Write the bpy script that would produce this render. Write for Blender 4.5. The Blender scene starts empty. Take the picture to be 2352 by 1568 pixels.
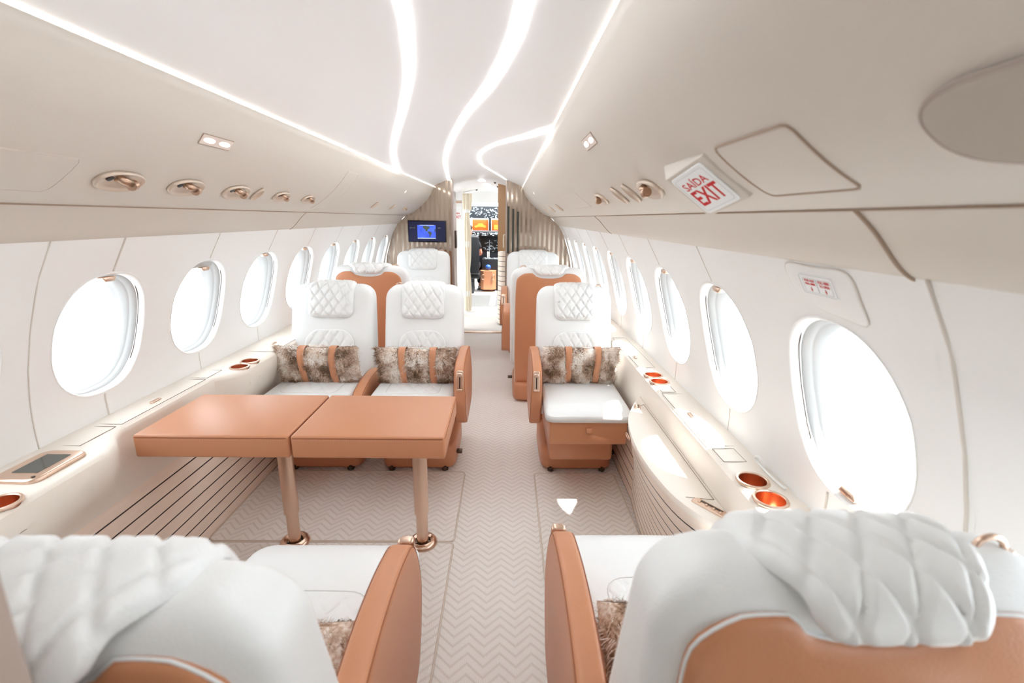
import bpy, bmesh, math, random
from mathutils import Vector, Matrix, noise
PI = math.pi
random.seed(7)
C = bpy.context.scene.collection

# ------------------------------------------------------------------ materials
def lin(c):
    return tuple(((v / 12.92) if v <= .04045 else ((v + .055) / 1.055) ** 2.4) for v in (x / 255 for x in c)) + (1,)
def mat(name, col, rough=.5, metal=0, spec=.5, coat=0, emit=None, es=0, bump=0, bscale=200, sheen=0):
    m = bpy.data.materials.new(name); m.use_nodes = True
    nt = m.node_tree; b = nt.nodes['Principled BSDF']
    b.inputs['Base Color'].default_value = lin(col)
    b.inputs['Roughness'].default_value = rough
    b.inputs['Metallic'].default_value = metal
    b.inputs['Specular IOR Level'].default_value = spec
    b.inputs['Coat Weight'].default_value = coat
    b.inputs['Sheen Weight'].default_value = sheen
    if emit:
        b.inputs['Emission Color'].default_value = lin(emit); b.inputs['Emission Strength'].default_value = es
    if bump:
        tc = nt.nodes.new('ShaderNodeTexCoord'); n = nt.nodes.new('ShaderNodeTexNoise'); bp = nt.nodes.new('ShaderNodeBump')
        n.inputs['Scale'].default_value = bscale; n.inputs['Detail'].default_value = 4
        bp.inputs['Strength'].default_value = bump; bp.inputs['Distance'].default_value = .002
        nt.links.new(tc.outputs['Object'], n.inputs['Vector']); nt.links.new(n.outputs['Fac'], bp.inputs['Height'])
        nt.links.new(bp.outputs['Normal'], b.inputs['Normal'])
    return m
class NT:
    def __init__(s, m): s.nt = m.node_tree; s.b = s.nt.nodes['Principled BSDF']
    def math(s, op, a, b=None, c=None):
        n = s.nt.nodes.new('ShaderNodeMath'); n.operation = op
        for i, v in enumerate((a, b, c)):
            if v is None: continue
            if isinstance(v, (int, float)): n.inputs[i].default_value = v
            else: s.nt.links.new(v, n.inputs[i])
        return n.outputs[0]
    def xyz(s):
        t = s.nt.nodes.new('ShaderNodeTexCoord'); x = s.nt.nodes.new('ShaderNodeSeparateXYZ')
        s.nt.links.new(t.outputs['Object'], x.inputs[0]); s.obj = t.outputs['Object']; return x.outputs
    def mix(s, f, a, b):
        n = s.nt.nodes.new('ShaderNodeMix'); n.data_type = 'RGBA'
        s.nt.links.new(f, n.inputs[0])
        for i, v in ((6, a), (7, b)):
            if isinstance(v, tuple): n.inputs[i].default_value = v
            else: s.nt.links.new(v, n.inputs[i])
        return n.outputs[2]
    def noise(s, scale, detail=3, vec=None):
        n = s.nt.nodes.new('ShaderNodeTexNoise'); n.inputs['Scale'].default_value = scale; n.inputs['Detail'].default_value = detail
        s.nt.links.new(vec or s.obj, n.inputs['Vector']); return n.outputs['Fac']
    def bump(s, h, strength=.5, dist=.003):
        n = s.nt.nodes.new('ShaderNodeBump'); n.inputs['Strength'].default_value = strength; n.inputs['Distance'].default_value = dist
        s.nt.links.new(h, n.inputs['Height']); s.nt.links.new(n.outputs['Normal'], s.b.inputs['Normal'])
    def link(s, a, name): s.nt.links.new(a, s.b.inputs[name])

M = {}
M['leather_white'] = mat('leather_white', (234, 238, 239), .42, bump=.25, bscale=260)
M['leather_tan'] = mat('leather_tan', (201, 140, 103), .38, bump=.3, bscale=260)
M['stitch_tan'] = mat('stitch_tan', (222, 168, 130), .6)
M['seam_tan'] = mat('seam_tan', (150, 86, 54), .6)
M['seam_white'] = mat('seam_white', (214, 216, 214), .6)
M['wall'] = mat('wall', (233, 234, 233), .5, bump=.1, bscale=90)
M['seam_grey'] = mat('seam_grey', (214, 208, 200), .7)
M['bin'] = mat('bin', (206, 199, 190), .5, bump=.12, bscale=300)
M['seam_bin'] = mat('seam_bin', (168, 148, 130), .7)
M['ceiling'] = mat('ceiling', (240, 240, 241), .45)
M['ledge'] = mat('ledge', (236, 229, 219), .4, bump=.1, bscale=250)
M['seam_dark'] = mat('seam_dark', (124, 106, 92), .7)
M['liner'] = mat('liner', (186, 188, 188), .3)
M['rosegold'] = mat('rosegold', (224, 196, 176), .28, 1)
M['bronze'] = mat('bronze', (190, 160, 138), .3, .9)
M['copper'] = mat('copper', (236, 180, 146), .3, 1)
M['dish'] = mat('dish', (206, 190, 174), .38, .35)
M['black'] = mat('black', (18, 18, 20), .4)
M['darkmetal'] = mat('darkmetal', (96, 84, 76), .35, .8)
M['red'] = mat('red', (200, 30, 40), .5)
M['signwhite'] = mat('signwhite', (236, 240, 240), .3)
M['signline'] = mat('signline', (190, 196, 196), .5)
M['speaker'] = mat('speaker', (184, 175, 164), .9, bump=.6, bscale=900)
M['screen'] = mat('screen', (70, 72, 66), .12)
M['tvblack'] = mat('tvblack', (14, 15, 22), .15)
M['glow'] = mat('glow', (255, 255, 255), .5, emit=(250, 253, 255), es=7)
M['cove'] = mat('cove', (255, 255, 250), .5, emit=(255, 254, 244), es=5)
M['warmlamp'] = mat('warmlamp', (255, 250, 246), .5, emit=(255, 232, 222), es=1.3)
M['lampplate'] = mat('lampplate', (222, 210, 202), .4)
M['taupe'] = mat('taupe', (168, 152, 142), .45)
M['doortan'] = mat('doortan', (196, 158, 120), .5)
M['curtain'] = mat('curtain', (226, 216, 196), .8)
M['cockpit'] = mat('cockpit', (62, 66, 72), .5)
M['cockpit_dark'] = mat('cockpit_dark', (30, 32, 36), .5)
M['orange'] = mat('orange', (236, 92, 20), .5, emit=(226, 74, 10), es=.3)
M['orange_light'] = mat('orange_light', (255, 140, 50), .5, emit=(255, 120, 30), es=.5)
M['trousers'] = mat('trousers', (22, 22, 25), .8)
M['shirt'] = mat('shirt', (28, 28, 32), .8)
M['skin'] = mat('skin', (224, 150, 126), .55)
M['hair'] = mat('hair', (40, 28, 22), .7)
M['shoe'] = mat('shoe', (226, 224, 222), .6)
M['shoe_dark'] = mat('shoe_dark', (60, 58, 60), .6)
M['blue'] = mat('blue', (50, 100, 190), .4)
M['ink'] = mat('ink', (200, 210, 215), .5, emit=(190, 205, 215), es=.5)
M['skyblue'] = mat('skyblue', (60, 150, 200), .4, emit=(60, 150, 200), es=.6)
M['ochre'] = mat('ochre', (210, 180, 60), .4, emit=(210, 180, 60), es=.5)
M['ocean'] = mat('ocean', (30, 60, 200), .3, emit=(34, 62, 215), es=.5)
M['land'] = mat('land', (70, 80, 70), .5, emit=(50, 60, 40), es=.5)
M['ice'] = mat('ice', (210, 225, 255), .5, emit=(200, 220, 255), es=.5)
M['bluedim'] = mat('bluedim', (20, 24, 70), .3, emit=(10, 12, 40), es=.05)
M['cable'] = mat('cable', (236, 238, 236), .4)
# ocean: mottled
t = NT(M['ocean']); t.xyz(); n = t.noise(18, 5); c = t.mix(n, lin((8, 20, 140)), lin((80, 115, 250)))
t.link(c, 'Base Color'); t.link(c, 'Emission Color')
# carpet: woven chevron
m = mat('carpet', (226, 219, 210), .95, sheen=.3); M['carpet'] = m
t = NT(m); X = t.xyz()
w = .056
tri = t.math('PINGPONG', X[0], w)
u = t.math('ADD', X[1], t.math('MULTIPLY', tri, .95))
fr = t.math('FRACT', t.math('DIVIDE', u, .040))
st = t.math('SMOOTH_MIN', t.math('MULTIPLY', t.math('ABSOLUTE', t.math('SUBTRACT', fr, .5)), 4), 1.0, .3)
rib = t.math('FRACT', t.math('DIVIDE', X[0], .0075))
ribs = t.math('MULTIPLY', t.math('ABSOLUTE', t.math('SUBTRACT', rib, .5)), .5)
nz = t.noise(320, 3)
h = t.math('ADD', t.math('ADD', st, ribs), t.math('MULTIPLY', nz, 1.1))
f_ = t.math('MULTIPLY', st, t.math('ADD', t.math('MULTIPLY', nz, .8), .45)); f_.node.use_clamp = True
t.link(t.mix(f_, lin((224, 218, 212)), lin((242, 240, 236))), 'Base Color')
t.bump(h, .6, .0035)
m = mat('carpet_edge', (216, 206, 195), .95, bump=.5, bscale=500); M['carpet_edge'] = m
# striped wood veneer
def striped(name, z0, per, frac, base, dark=(34, 26, 24)):
    m = mat(name, base, .38); t = NT(m); X = t.xyz()
    fr = t.math('FRACT', t.math('DIVIDE', t.math('ADD', X[2], -z0 + per * 20 + per * frac / 2), per))
    k = t.math('LESS_THAN', fr, frac)
    mp = t.nt.nodes.new('ShaderNodeMapping'); mp.inputs['Scale'].default_value = (6, 1.2, 9); t.nt.links.new(t.obj, mp.inputs[0])
    n = t.noise(5, 5, mp.outputs[0])
    b = t.mix(n, lin(tuple(v - 10 for v in base)), lin(tuple(min(255, v + 8) for v in base)))
    t.link(t.mix(k, b, lin(dark)), 'Base Color')
    t.bump(t.math('SUBTRACT', 1, k), .6, .002)
    M[name] = m
striped('veneer_left', .061, .0607, .095, (246, 231, 216))
striped('veneer_right', .02, .052, .11, (241, 227, 213))
striped('veneer_column', .02, .068, .10, (240, 226, 212))
# bulkhead: taupe with vertical mirror bands
m = mat('bulkhead', (172, 154, 138), .25, 0); M['bulkhead'] = m
t = NT(m); X = t.xyz()
fr = t.math('FRACT', t.math('DIVIDE', t.math('ADD', X[0], 5), .058))
k = t.math('LESS_THAN', fr, .46)
t.link(t.mix(k, lin((168, 150, 134)), lin((196, 182, 168))), 'Base Color')
t.link(t.math('MULTIPLY', k, .85), 'Metallic')
t.link(t.math('SUBTRACT', .4, t.math('MULTIPLY', k, .33)), 'Roughness')
# fur
m = mat('fur', (170, 140, 115), .75, sheen=.4); M['fur'] = m
t = NT(m); t.xyz()
oi = t.nt.nodes.new('ShaderNodeObjectInfo')
va = t.nt.nodes.new('ShaderNodeVectorMath'); va.operation = 'ADD'
cmb = t.nt.nodes.new('ShaderNodeCombineXYZ'); r9 = t.math('MULTIPLY', oi.outputs['Random'], 9)
t.nt.links.new(r9, cmb.inputs[0]); t.nt.links.new(r9, cmb.inputs[1])
t.nt.links.new(t.obj, va.inputs[0]); t.nt.links.new(cmb.outputs[0], va.inputs[1])
n1 = t.noise(9, 4, va.outputs[0]); n2 = t.noise(120, 2, va.outputs[0])
s = t.math('ADD', n1, t.math('MULTIPLY', t.math('SUBTRACT', n2, .5), .35))
cr = t.nt.nodes.new('ShaderNodeValToRGB'); t.nt.links.new(s, cr.inputs[0])
e = cr.color_ramp.elements; e[0].position = .36; e[0].color = lin((112, 86, 64)); e[1].position = .63; e[1].color = lin((250, 246, 240))
x = e.new(.42); x.color = lin((160, 128, 102)); x = e.new(.49); x.color = lin((204, 178, 156)); x = e.new(.56); x.color = lin((232, 220, 208))
t.link(cr.outputs[0], 'Base Color')
# glass
m = bpy.data.materials.new('glass'); m.use_nodes = True; nt = m.node_tree; nt.nodes.clear()
o = nt.nodes.new('ShaderNodeOutputMaterial'); mx = nt.nodes.new('ShaderNodeMixShader'); tr = nt.nodes.new('ShaderNodeBsdfTransparent'); g = nt.nodes.new('ShaderNodeBsdfGlossy')
g.inputs['Roughness'].default_value = .02; mx.inputs[0].default_value = .05; tr.inputs[0].default_value = (.98, .99, 1, 1)
nt.links.new(tr.outputs[0], mx.inputs[1]); nt.links.new(g.outputs[0], mx.inputs[2]); nt.links.new(mx.outputs[0], o.inputs[0]); M['glass'] = m

# ------------------------------------------------------------------ object helpers
def obj(name, me, parent=None, label=None, cat=None, group=None, kind=None):
    o = bpy.data.objects.new(name, me); C.objects.link(o)
    if parent: o.parent = parent
    if label: o['label'] = label
    if cat: o['category'] = cat
    if group: o['group'] = group
    if kind: o['kind'] = kind
    return o
def thing(name, label, cat, loc=(0, 0, 0), rz=0, group=None, mtx=None):
    o = obj(name, None, None, label, cat, group); o.empty_display_size = .1
    o.location = loc; o.rotation_euler = (0, 0, rz)
    if mtx is not None: o.matrix_world = mtx
    return o
def mk(name, verts, faces, m, parent=None, smooth=True, **kw):
    me = bpy.data.meshes.new(name); me.from_pydata([tuple(v) for v in verts], [], faces); 
    bm = bmesh.new(); bm.from_mesh(me); bmesh.ops.recalc_face_normals(bm, faces=bm.faces); bm.to_mesh(me); bm.free()
    me.materials.append(M[m])
    if smooth: me.shade_smooth()
    return obj(name, me, parent, **kw)
def frombm(name, bm, m, parent=None, smooth=True, ang=None, **kw):
    me = bpy.data.meshes.new(name); bmesh.ops.recalc_face_normals(bm, faces=bm.faces); bm.to_mesh(me); bm.free(); me.materials.append(M[m])
    if smooth: me.shade_smooth()
    if ang is not None: me.set_sharp_from_angle(angle=ang)
    return obj(name, me, parent, **kw)
def box_into(bm, x0, x1, y0, y1, z0, z1, r=0, seg=3):
    t = bmesh.new(); bmesh.ops.create_cube(t, size=1)
    for v in t.verts: v.co = Vector((x0 + (v.co.x + .5) * (x1 - x0), y0 + (v.co.y + .5) * (y1 - y0), z0 + (v.co.z + .5) * (z1 - z0)))
    if r: bmesh.ops.bevel(t, geom=t.edges[:] , offset=r, segments=seg, profile=.5, affect='EDGES')
    me = bpy.data.meshes.new('t'); t.to_mesh(me); t.free(); bm.from_mesh(me); bpy.data.meshes.remove(me)
def rbox(name, x0, x1, y0, y1, z0, z1, m, parent=None, r=.008, seg=3, **kw):
    bm = bmesh.new(); box_into(bm, x0, x1, y0, y1, z0, z1, r, seg)
    return frombm(name, bm, m, parent, r > 0, .9 if r > 0 else None, **kw)
def boxes(name, lst, m, parent=None, r=0, **kw):
    bm = bmesh.new()
    for b in lst: box_into(bm, *b, r, 2)
    return frombm(name, bm, m, parent, r > 0, .9 if r > 0 else None, **kw)
def loft(rings, cap=True):
    n = len(rings[0]); V = [v for r in rings for v in r]; Fc = []
    for i in range(len(rings) - 1):
        for j in range(n):
            a, b = i * n + j, i * n + (j + 1) % n
            Fc.append((a, b, b + n, a + n))
    if cap: Fc.append(tuple(range(n))[::-1]); Fc.append(tuple(range((len(rings) - 1) * n, len(rings) * n)))
    return V, Fc
def sup(cx, cy, a, b, n=40, e=4):
    out = []
    for i in range(n):
        t = 2 * PI * i / n; c, s = math.cos(t), math.sin(t)
        out.append((cx + a * math.copysign(abs(c) ** (2 / e), c), cy + b * math.copysign(abs(s) ** (2 / e), s)))
    return out
def tube_mesh(paths, r, n=8, closed=False):
    V = []; Fc = []
    for P in paths:
        P = [Vector(p) for p in P]; L = len(P); base = len(V); up = None
        for i in range(L):
            a = P[i - 1] if (i > 0 or closed) else P[i]; b = P[(i + 1) % L] if (i < L - 1 or closed) else P[i]
            d = (b - a).normalized()
            if up is None: up = Vector((0, 0, 1)) if abs(d.z) < .9 else Vector((1, 0, 0))
            s = d.cross(up).normalized(); up = s.cross(d).normalized()
            for k in range(n):
                t = 2 * PI * k / n; V.append(P[i] + r * (math.cos(t) * s + math.sin(t) * up))
        for i in range(L if closed else L - 1):
            for k in range(n):
                a, b = base + i * n + k, base + i * n + (k + 1) % n; c, d_ = base + ((i + 1) % L) * n + (k + 1) % n, base + ((i + 1) % L) * n + k
                Fc.append((a, b, c, d_))
        if not closed: Fc.append(tuple(base + k for k in range(n))); Fc.append(tuple(base + (L - 1) * n + k for k in range(n)))
    return V, Fc
def tube(name, paths, r, m, parent=None, n=8, closed=False, **kw):
    if not isinstance(paths[0][0], (tuple, list, Vector)): paths = [paths]
    V, Fc = tube_mesh(paths, r, n, closed); return mk(name, V, Fc, m, parent, **kw)
def lathe(name, prof, m, parent=None, n=32, cx=0, cy=0, closed=False, cap=True, **kw):
    rings = [[(cx + r * math.cos(2 * PI * i / n), cy + r * math.sin(2 * PI * i / n), z) for i in range(n)] for r, z in prof]
    V, Fc = loft(rings, cap and not closed)
    if closed:
        k = (len(rings) - 1) * n
        for j in range(n): Fc.append((k + j, k + (j + 1) % n, (j + 1) % n, j))
    o = mk(name, V, Fc, m, parent, **kw); o.data.set_sharp_from_angle(angle=.7); return o
def resample(P, n):
    L = [0]
    for i in range(len(P)): L.append(L[-1] + math.dist(P[i], P[(i + 1) % len(P)]))
    out = []; j = 0
    for i in range(n):
        t = L[-1] * i / n
        while L[j + 1] < t: j += 1
        k = (t - L[j]) / max(1e-9, L[j + 1] - L[j]); a, b = P[j], P[(j + 1) % len(P)]
        out.append((a[0] + (b[0] - a[0]) * k, a[1] + (b[1] - a[1]) * k))
    return out
def rrect(x0, x1, y0, y1, r, seg=6):
    if not isinstance(r, (tuple, list)): r = (r,) * 4
    out = []
    for (cx, cy, a0, rr) in ((x1 - r[0], y1 - r[0], 0, r[0]), (x0 + r[1], y1 - r[1], 90, r[1]), (x0 + r[2], y0 + r[2], 180, r[2]), (x1 - r[3], y0 + r[3], 270, r[3])):
        for i in range(seg + 1):
            a = math.radians(a0 + 90 * i / seg); out.append((cx + rr * math.cos(a), cy + rr * math.sin(a)))
    return out
def smooth_closed(P, n):
    out = []; L = len(P)
    for i in range(L):
        p0, p1, p2, p3 = P[i - 1], P[i], P[(i + 1) % L], P[(i + 2) % L]
        for k in range(8):
            t = k / 8
            out.append(tuple(.5 * ((2 * p1[j]) + (p2[j] - p0[j]) * t + (2 * p0[j] - 5 * p1[j] + 4 * p2[j] - p3[j]) * t * t + (3 * p1[j] - p0[j] - 3 * p2[j] + p3[j]) * t ** 3) for j in (0, 1)))
    return resample(out, n)
def smooth_open(P, n):
    """Catmull-Rom through points, n samples."""
    P = [Vector(p) for p in P]; Q = [2 * P[0] - P[1]] + P + [2 * P[-1] - P[-2]]; out = []
    for q in range(n):
        t = (len(P) - 1) * q / (n - 1); i = min(int(t), len(P) - 2); t -= i
        a, b, c, d = Q[i:i + 4]
        out.append(.5 * ((2 * b) + (c - a) * t + (2 * a - 5 * b + 4 * c - d) * t * t + (3 * b - a - 3 * c + d) * t ** 3))
    return out
def pad(name, outline, m, parent, mapf, h, thick=.01, rings=8, edge=.25, n=80, top=None, **kw):
    """cushion-like slab over a star-shaped outline; mapf(x, y, height) gives the point"""
    O = resample(outline, n); cx = sum(p[0] for p in O) / n; cy = sum(p[1] for p in O) / n
    V = [mapf(x, y, -thick) for x, y in O]; Fc = [tuple(range(n))]
    V += [mapf(x, y, 0) for x, y in O]; nr = rings
    ks = [1 - edge * (1 - math.cos(PI / 2 * i / 4)) for i in range(1, 5)] + [(1 - edge) * (1 - i / nr) for i in range(1, nr)]
    for q, k in enumerate(ks):
        e = math.sin(PI / 2 * min(1, (q + 1) / 4))
        for x, y in O:
            X, Y = cx + (x - cx) * k, cy + (y - cy) * k
            V.append(mapf(X, Y, h * e + (top(X, Y) * e if top else 0)))
    V.append(mapf(cx, cy, h + (top(cx, cy) if top else 0))); L = len(ks) + 2
    for i in range(L - 1):
        for j in range(n):
            a, b = i * n + j, i * n + (j + 1) % n; Fc.append((a, b, b + n, a + n))
    k = (L - 1) * n
    for j in range(n): Fc.append((k + j, k + (j + 1) % n, L * n))
    return mk(name, V, Fc, m, parent, **kw)
def quilt(x, y, px=.056, py=.088, depth=.006):
    u = x / px + y / py; v = x / px - y / py
    return depth * (min(1, abs(math.sin(PI * u)) * 2.2) * min(1, abs(math.sin(PI * v)) * 2.2)) ** .7 - depth
def interp(tab, z):
    if z <= tab[0][0]: return tab[0][1]
    for (a, va), (b, vb) in zip(tab, tab[1:]):
        if z <= b: k = (z - a) / (b - a); return va + (vb - va) * k
    return tab[-1][1]
def text_mesh(body, size, depth, bold=0):
    cu = bpy.data.curves.new('t', 'FONT'); cu.body = body; cu.size = size; cu.extrude = depth; cu.offset = bold; cu.align_x = 'CENTER'; cu.align_y = 'CENTER'; cu.resolution_u = 3
    o = bpy.data.objects.new('t', cu); C.objects.link(o); bpy.context.view_layer.update()
    me = bpy.data.meshes.new_from_object(o.evaluated_get(bpy.context.evaluated_depsgraph_get()))
    bpy.data.objects.remove(o); bpy.data.curves.remove(cu); return me
def lettering(name, body, size, m, parent, x, y, z, sx=1, bold=0, depth=.0006, rot=0):
    me = text_mesh(body, size, depth, bold); me.transform(Matrix.Translation((x, y, z)) @ Matrix.Rotation(rot, 4, 'Z') @ Matrix.Diagonal((sx, 1, 1, 1)))
    me.materials.clear(); me.materials.append(M[m]); return obj(name, me, parent)
def flat(name, outline, m, parent, z0, z1, **kw):
    n = len(outline); V = [(x, y, z0) for x, y in outline] + [(x, y, z1) for x, y in outline]
    Fc = [tuple(range(n))[::-1], tuple(range(n, 2 * n))] + [(i, (i + 1) % n, n + (i + 1) % n, n + i) for i in range(n)]
    return mk(name, V, Fc, m, parent, False, **kw)
def copy_tree(o, parent=None):
    c = o.copy(); C.objects.link(c); c.parent = parent
    for ch in list(o.children): copy_tree(ch, c)
    return c
def structure(o): o['kind'] = 'structure'; return o

# ------------------------------------------------------------------ cabin section (half), |x| and z
Y0, Y1 = -1.4, 5.95
BIN = [(.530, 1.832), (.575, 1.735), (.635, 1.660), (.710, 1.590), (.790, 1.535), (.870, 1.502), (.930, 1.445), (.980, 1.400)]
WALL = [(0, 1.17), (.72, 1.170), (.80, 1.170), (.90, 1.161), (1.0, 1.142), (1.12, 1.108), (1.28, 1.048), (1.40, .980), (1.45, .955)]   # z -> |x|
def xw(z): return interp(WALL, z)
BS = [Vector((p.x, p.y)) for p in smooth_open([(a, b) for a, b in BIN[:6]], 21)]
BL = [0]
for a, b in zip(BS, BS[1:]): BL.append(BL[-1] + (b - a).length)
def bin_frame(side, s, y, flip=False):
    """matrix on the overhead panel: X reads along the cabin, Y up the panel, Z into the cabin"""
    i = max(j for j in range(len(BL) - 1) if BL[j] <= s); k = (s - BL[i]) / (BL[i + 1] - BL[i])
    p = BS[i].lerp(BS[i + 1], k); d = (BS[max(0, i - 1)] - BS[min(len(BS) - 1, i + 2)]).normalized()
    e1 = Vector((0, -1 if side > 0 else 1, 0)); e2 = Vector((side * d.x, 0, d.y)); n = e1.cross(e2)
    m = Matrix((e1, e2, n)).transposed().to_4x4(); m.translation = Vector((side * p.x, y, p.y)); return m
ZC = lambda x: 1.975 - .47 * x * x

# floor
structure(mk('floor', [(-1.2, Y0, 0), (1.2, Y0, 0), (1.2, 11, 0), (-1.2, 11, 0), (-1.2, Y0, -.05), (1.2, Y0, -.05), (1.2, 11, -.05), (-1.2, 11, -.05)],
   [(0, 1, 2, 3), (4, 5, 6, 7), (0, 1, 5, 4), (1, 2, 6, 5), (2, 3, 7, 6), (3, 0, 4, 7)], 'carpet', smooth=False))
# loose carpet pieces with bound edges
def carpet_piece(name, x0, x1, y0, y1, r, label):
    O = rrect(x0, x1, y0, y1, r, 8)
    o = flat(name, O, 'carpet', None, .0005, .007); o['label'] = label; o['category'] = 'carpet'
    tube('bound_edge', [(x, y, .006) for x, y in O], .0045, 'carpet_edge', o, 6, True)
carpet_piece('carpet_mat', -1.035, .112, 1.928, 2.56, .03, 'cream chevron carpet mat under the tan table, in front of the left pair of seats')
carpet_piece('carpet_mat', -1.035, .112, 1.12, 1.918, (.02, .02, .02, .12), 'cream chevron carpet mat with rounded corner beside the lower left armrest')
carpet_piece('carpet_mat', .525, 1.0, 1.1, 2.545, (.02, .02, .02, .02), 'cream chevron carpet mat in front of the right facing seat, beside the striped cabinet')
# ceiling
def grid(fx, us, vs):
    V = [fx(u, v) for v in vs for u in us]; n = len(us)
    return V, [(j * n + i, j * n + i + 1, (j + 1) * n + i + 1, (j + 1) * n + i) for j in range(len(vs) - 1) for i in range(n - 1)]
xs = [-.60 + 1.2 * i / 30 for i in range(31)]
V, Fc = grid(lambda x, y: (x, y, ZC(x)), xs, [Y0, Y1 + .05])
structure(mk('ceiling', V, Fc, 'ceiling'))
# overhead panels (bins): upper service panel and lower valance each side
for side, nm in ((-1, 'left'), (1, 'right')):
    P = [(.60, 1.90), (.545, 1.845)] + [(p.x, p.y) for p in BS]
    V, Fc = grid(lambda i, y: (side * P[i][0], y, P[i][1]), list(range(len(P))), [Y0, Y1])
    o = structure(mk('trim_1' if side < 0 else 'trim_2', V, Fc, 'bin')); o['label'] = nm + ' overhead service panel'
    Q = [tuple(p) for p in smooth_open([BIN[5], (.905, 1.472), BIN[6], (.955, 1.418), BIN[7], (1.0, 1.398), (1.03, 1.41)], 20)]
    V, Fc = grid(lambda i, y: (side * Q[i][0], y, Q[i][1]), list(range(len(Q))), [Y0, Y1])
    o = structure(mk('trim_3' if side < 0 else 'trim_4', V, Fc, 'bin')); o['label'] = nm + ' lower valance panel'
    tube('panel_seam', [(side * .870, Y0, 1.5005), (side * .870, Y1, 1.5005)], .0022, 'seam_bin', o, 6)
    for ys in ((.733, 2.93) if side > 0 else (3.0,)):
        tube('panel_seam', [(side * (q[0] - .001), ys, q[1] - .001) for q in Q[:15]], .0035 if ys < 1 else .0014, 'seam_bin', o, 6)
    # cove lamp in the gap beside the ceiling
    V, Fc = grid(lambda i, y: (side * (.534, .539)[i], y, (1.838, 1.840)[i]), [0, 1], [Y0, Y1])
    V2 = [(x, y, z - .002) for x, y, z in V]
    o = mk('cove_light', V + V2, Fc + [(4, 5, 7, 6), (0, 1, 5, 4), (2, 3, 7, 6), (0, 2, 6, 4), (1, 3, 7, 5)], 'cove', None, False)
    o['label'] = 'thin glowing cove strip along the %s edge of the ceiling' % nm; o['category'] = 'light'

# ------------------------------------------------------------------ side walls with oval windows
WN = [0]
HW, HH, ZW = .205, .225, 1.052
def wpt(side, y, z, off=0): return (side * (xw(z) + off), y, z)
def oval(a, b, n=48): return sup(0, 0, a, b, n, 2.35)
def build_wall(side, cells, name):
    V = []; Fc = []
    zlo, zhi = .60, 1.42
    def addgrid(y0, y1):
        zs = [zlo + (zhi - zlo) * i / 16 for i in range(17)]
        b = len(V); V.extend([wpt(side, y, z) for z in zs for y in (y0, y1)])
        Fc.extend([(b + 2 * i, b + 2 * i + 1, b + 2 * i + 3, b + 2 * i + 2) for i in range(16)])
    for (y0, y1, yc) in cells:
        if yc is None: addgrid(y0, y1); continue
        ov = oval(HW, HH); n = len(ov); b = len(V)
        def border(c, s):
            # point on the cell rectangle in direction (c, s) from the window centre
            dy = (y1 - yc) if c > 0 else (yc - y0); dz = (zhi - ZW) if s > 0 else (ZW - zlo)
            k = 1 / max(abs(c) / dy, abs(s) / dz); return (yc + c * k, ZW + s * k)
        angs = [math.atan2(p[1], p[0]) for p in ov]
        R = []
        for k in (0, .12, .3, .55, .78, 1):
            ring = []
            for (oy, oz), a in zip(ov, angs):
                by, bz = border(math.cos(a), math.sin(a)); y, z = yc + oy, ZW + oz
                ring.append(wpt(side, y + (by - y) * k, z + (bz - z) * k))
            R.append(ring)
        for r in R: V.extend(r)
        for i in range(5):
            for j in range(n):
                a, c = b + i * n + j, b + i * n + (j + 1) % n; Fc.append((a, c, c + n, a + n))
        # corner fill
        for sy in (y0, y1):
            for sz in (zlo, zhi):
                a = math.atan2(sz - ZW, sy - yc) % (2 * PI)
                V.append(wpt(side, sy, sz)); j = max((q for q in range(n) if angs[q] % (2 * PI) <= a), key=lambda q: angs[q] % (2 * PI))
                Fc.append((b + 5 * n + j, b + 5 * n + (j + 1) % n, len(V) - 1))
    for yb in sorted({c[0] for c in cells} | {c[1] for c in cells}):
        zs = [zlo + (zhi - zlo) * i / 24 for i in range(25)]; b = len(V); V.extend([wpt(side, yb + dy, z, .004) for z in zs for dy in (-.03, .03)])
        Fc.extend([(b + 2 * i, b + 2 * i + 1, b + 2 * i + 3, b + 2 * i + 2) for i in range(24)])
    return structure(mk(name, V, Fc, 'wall'))
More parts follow.
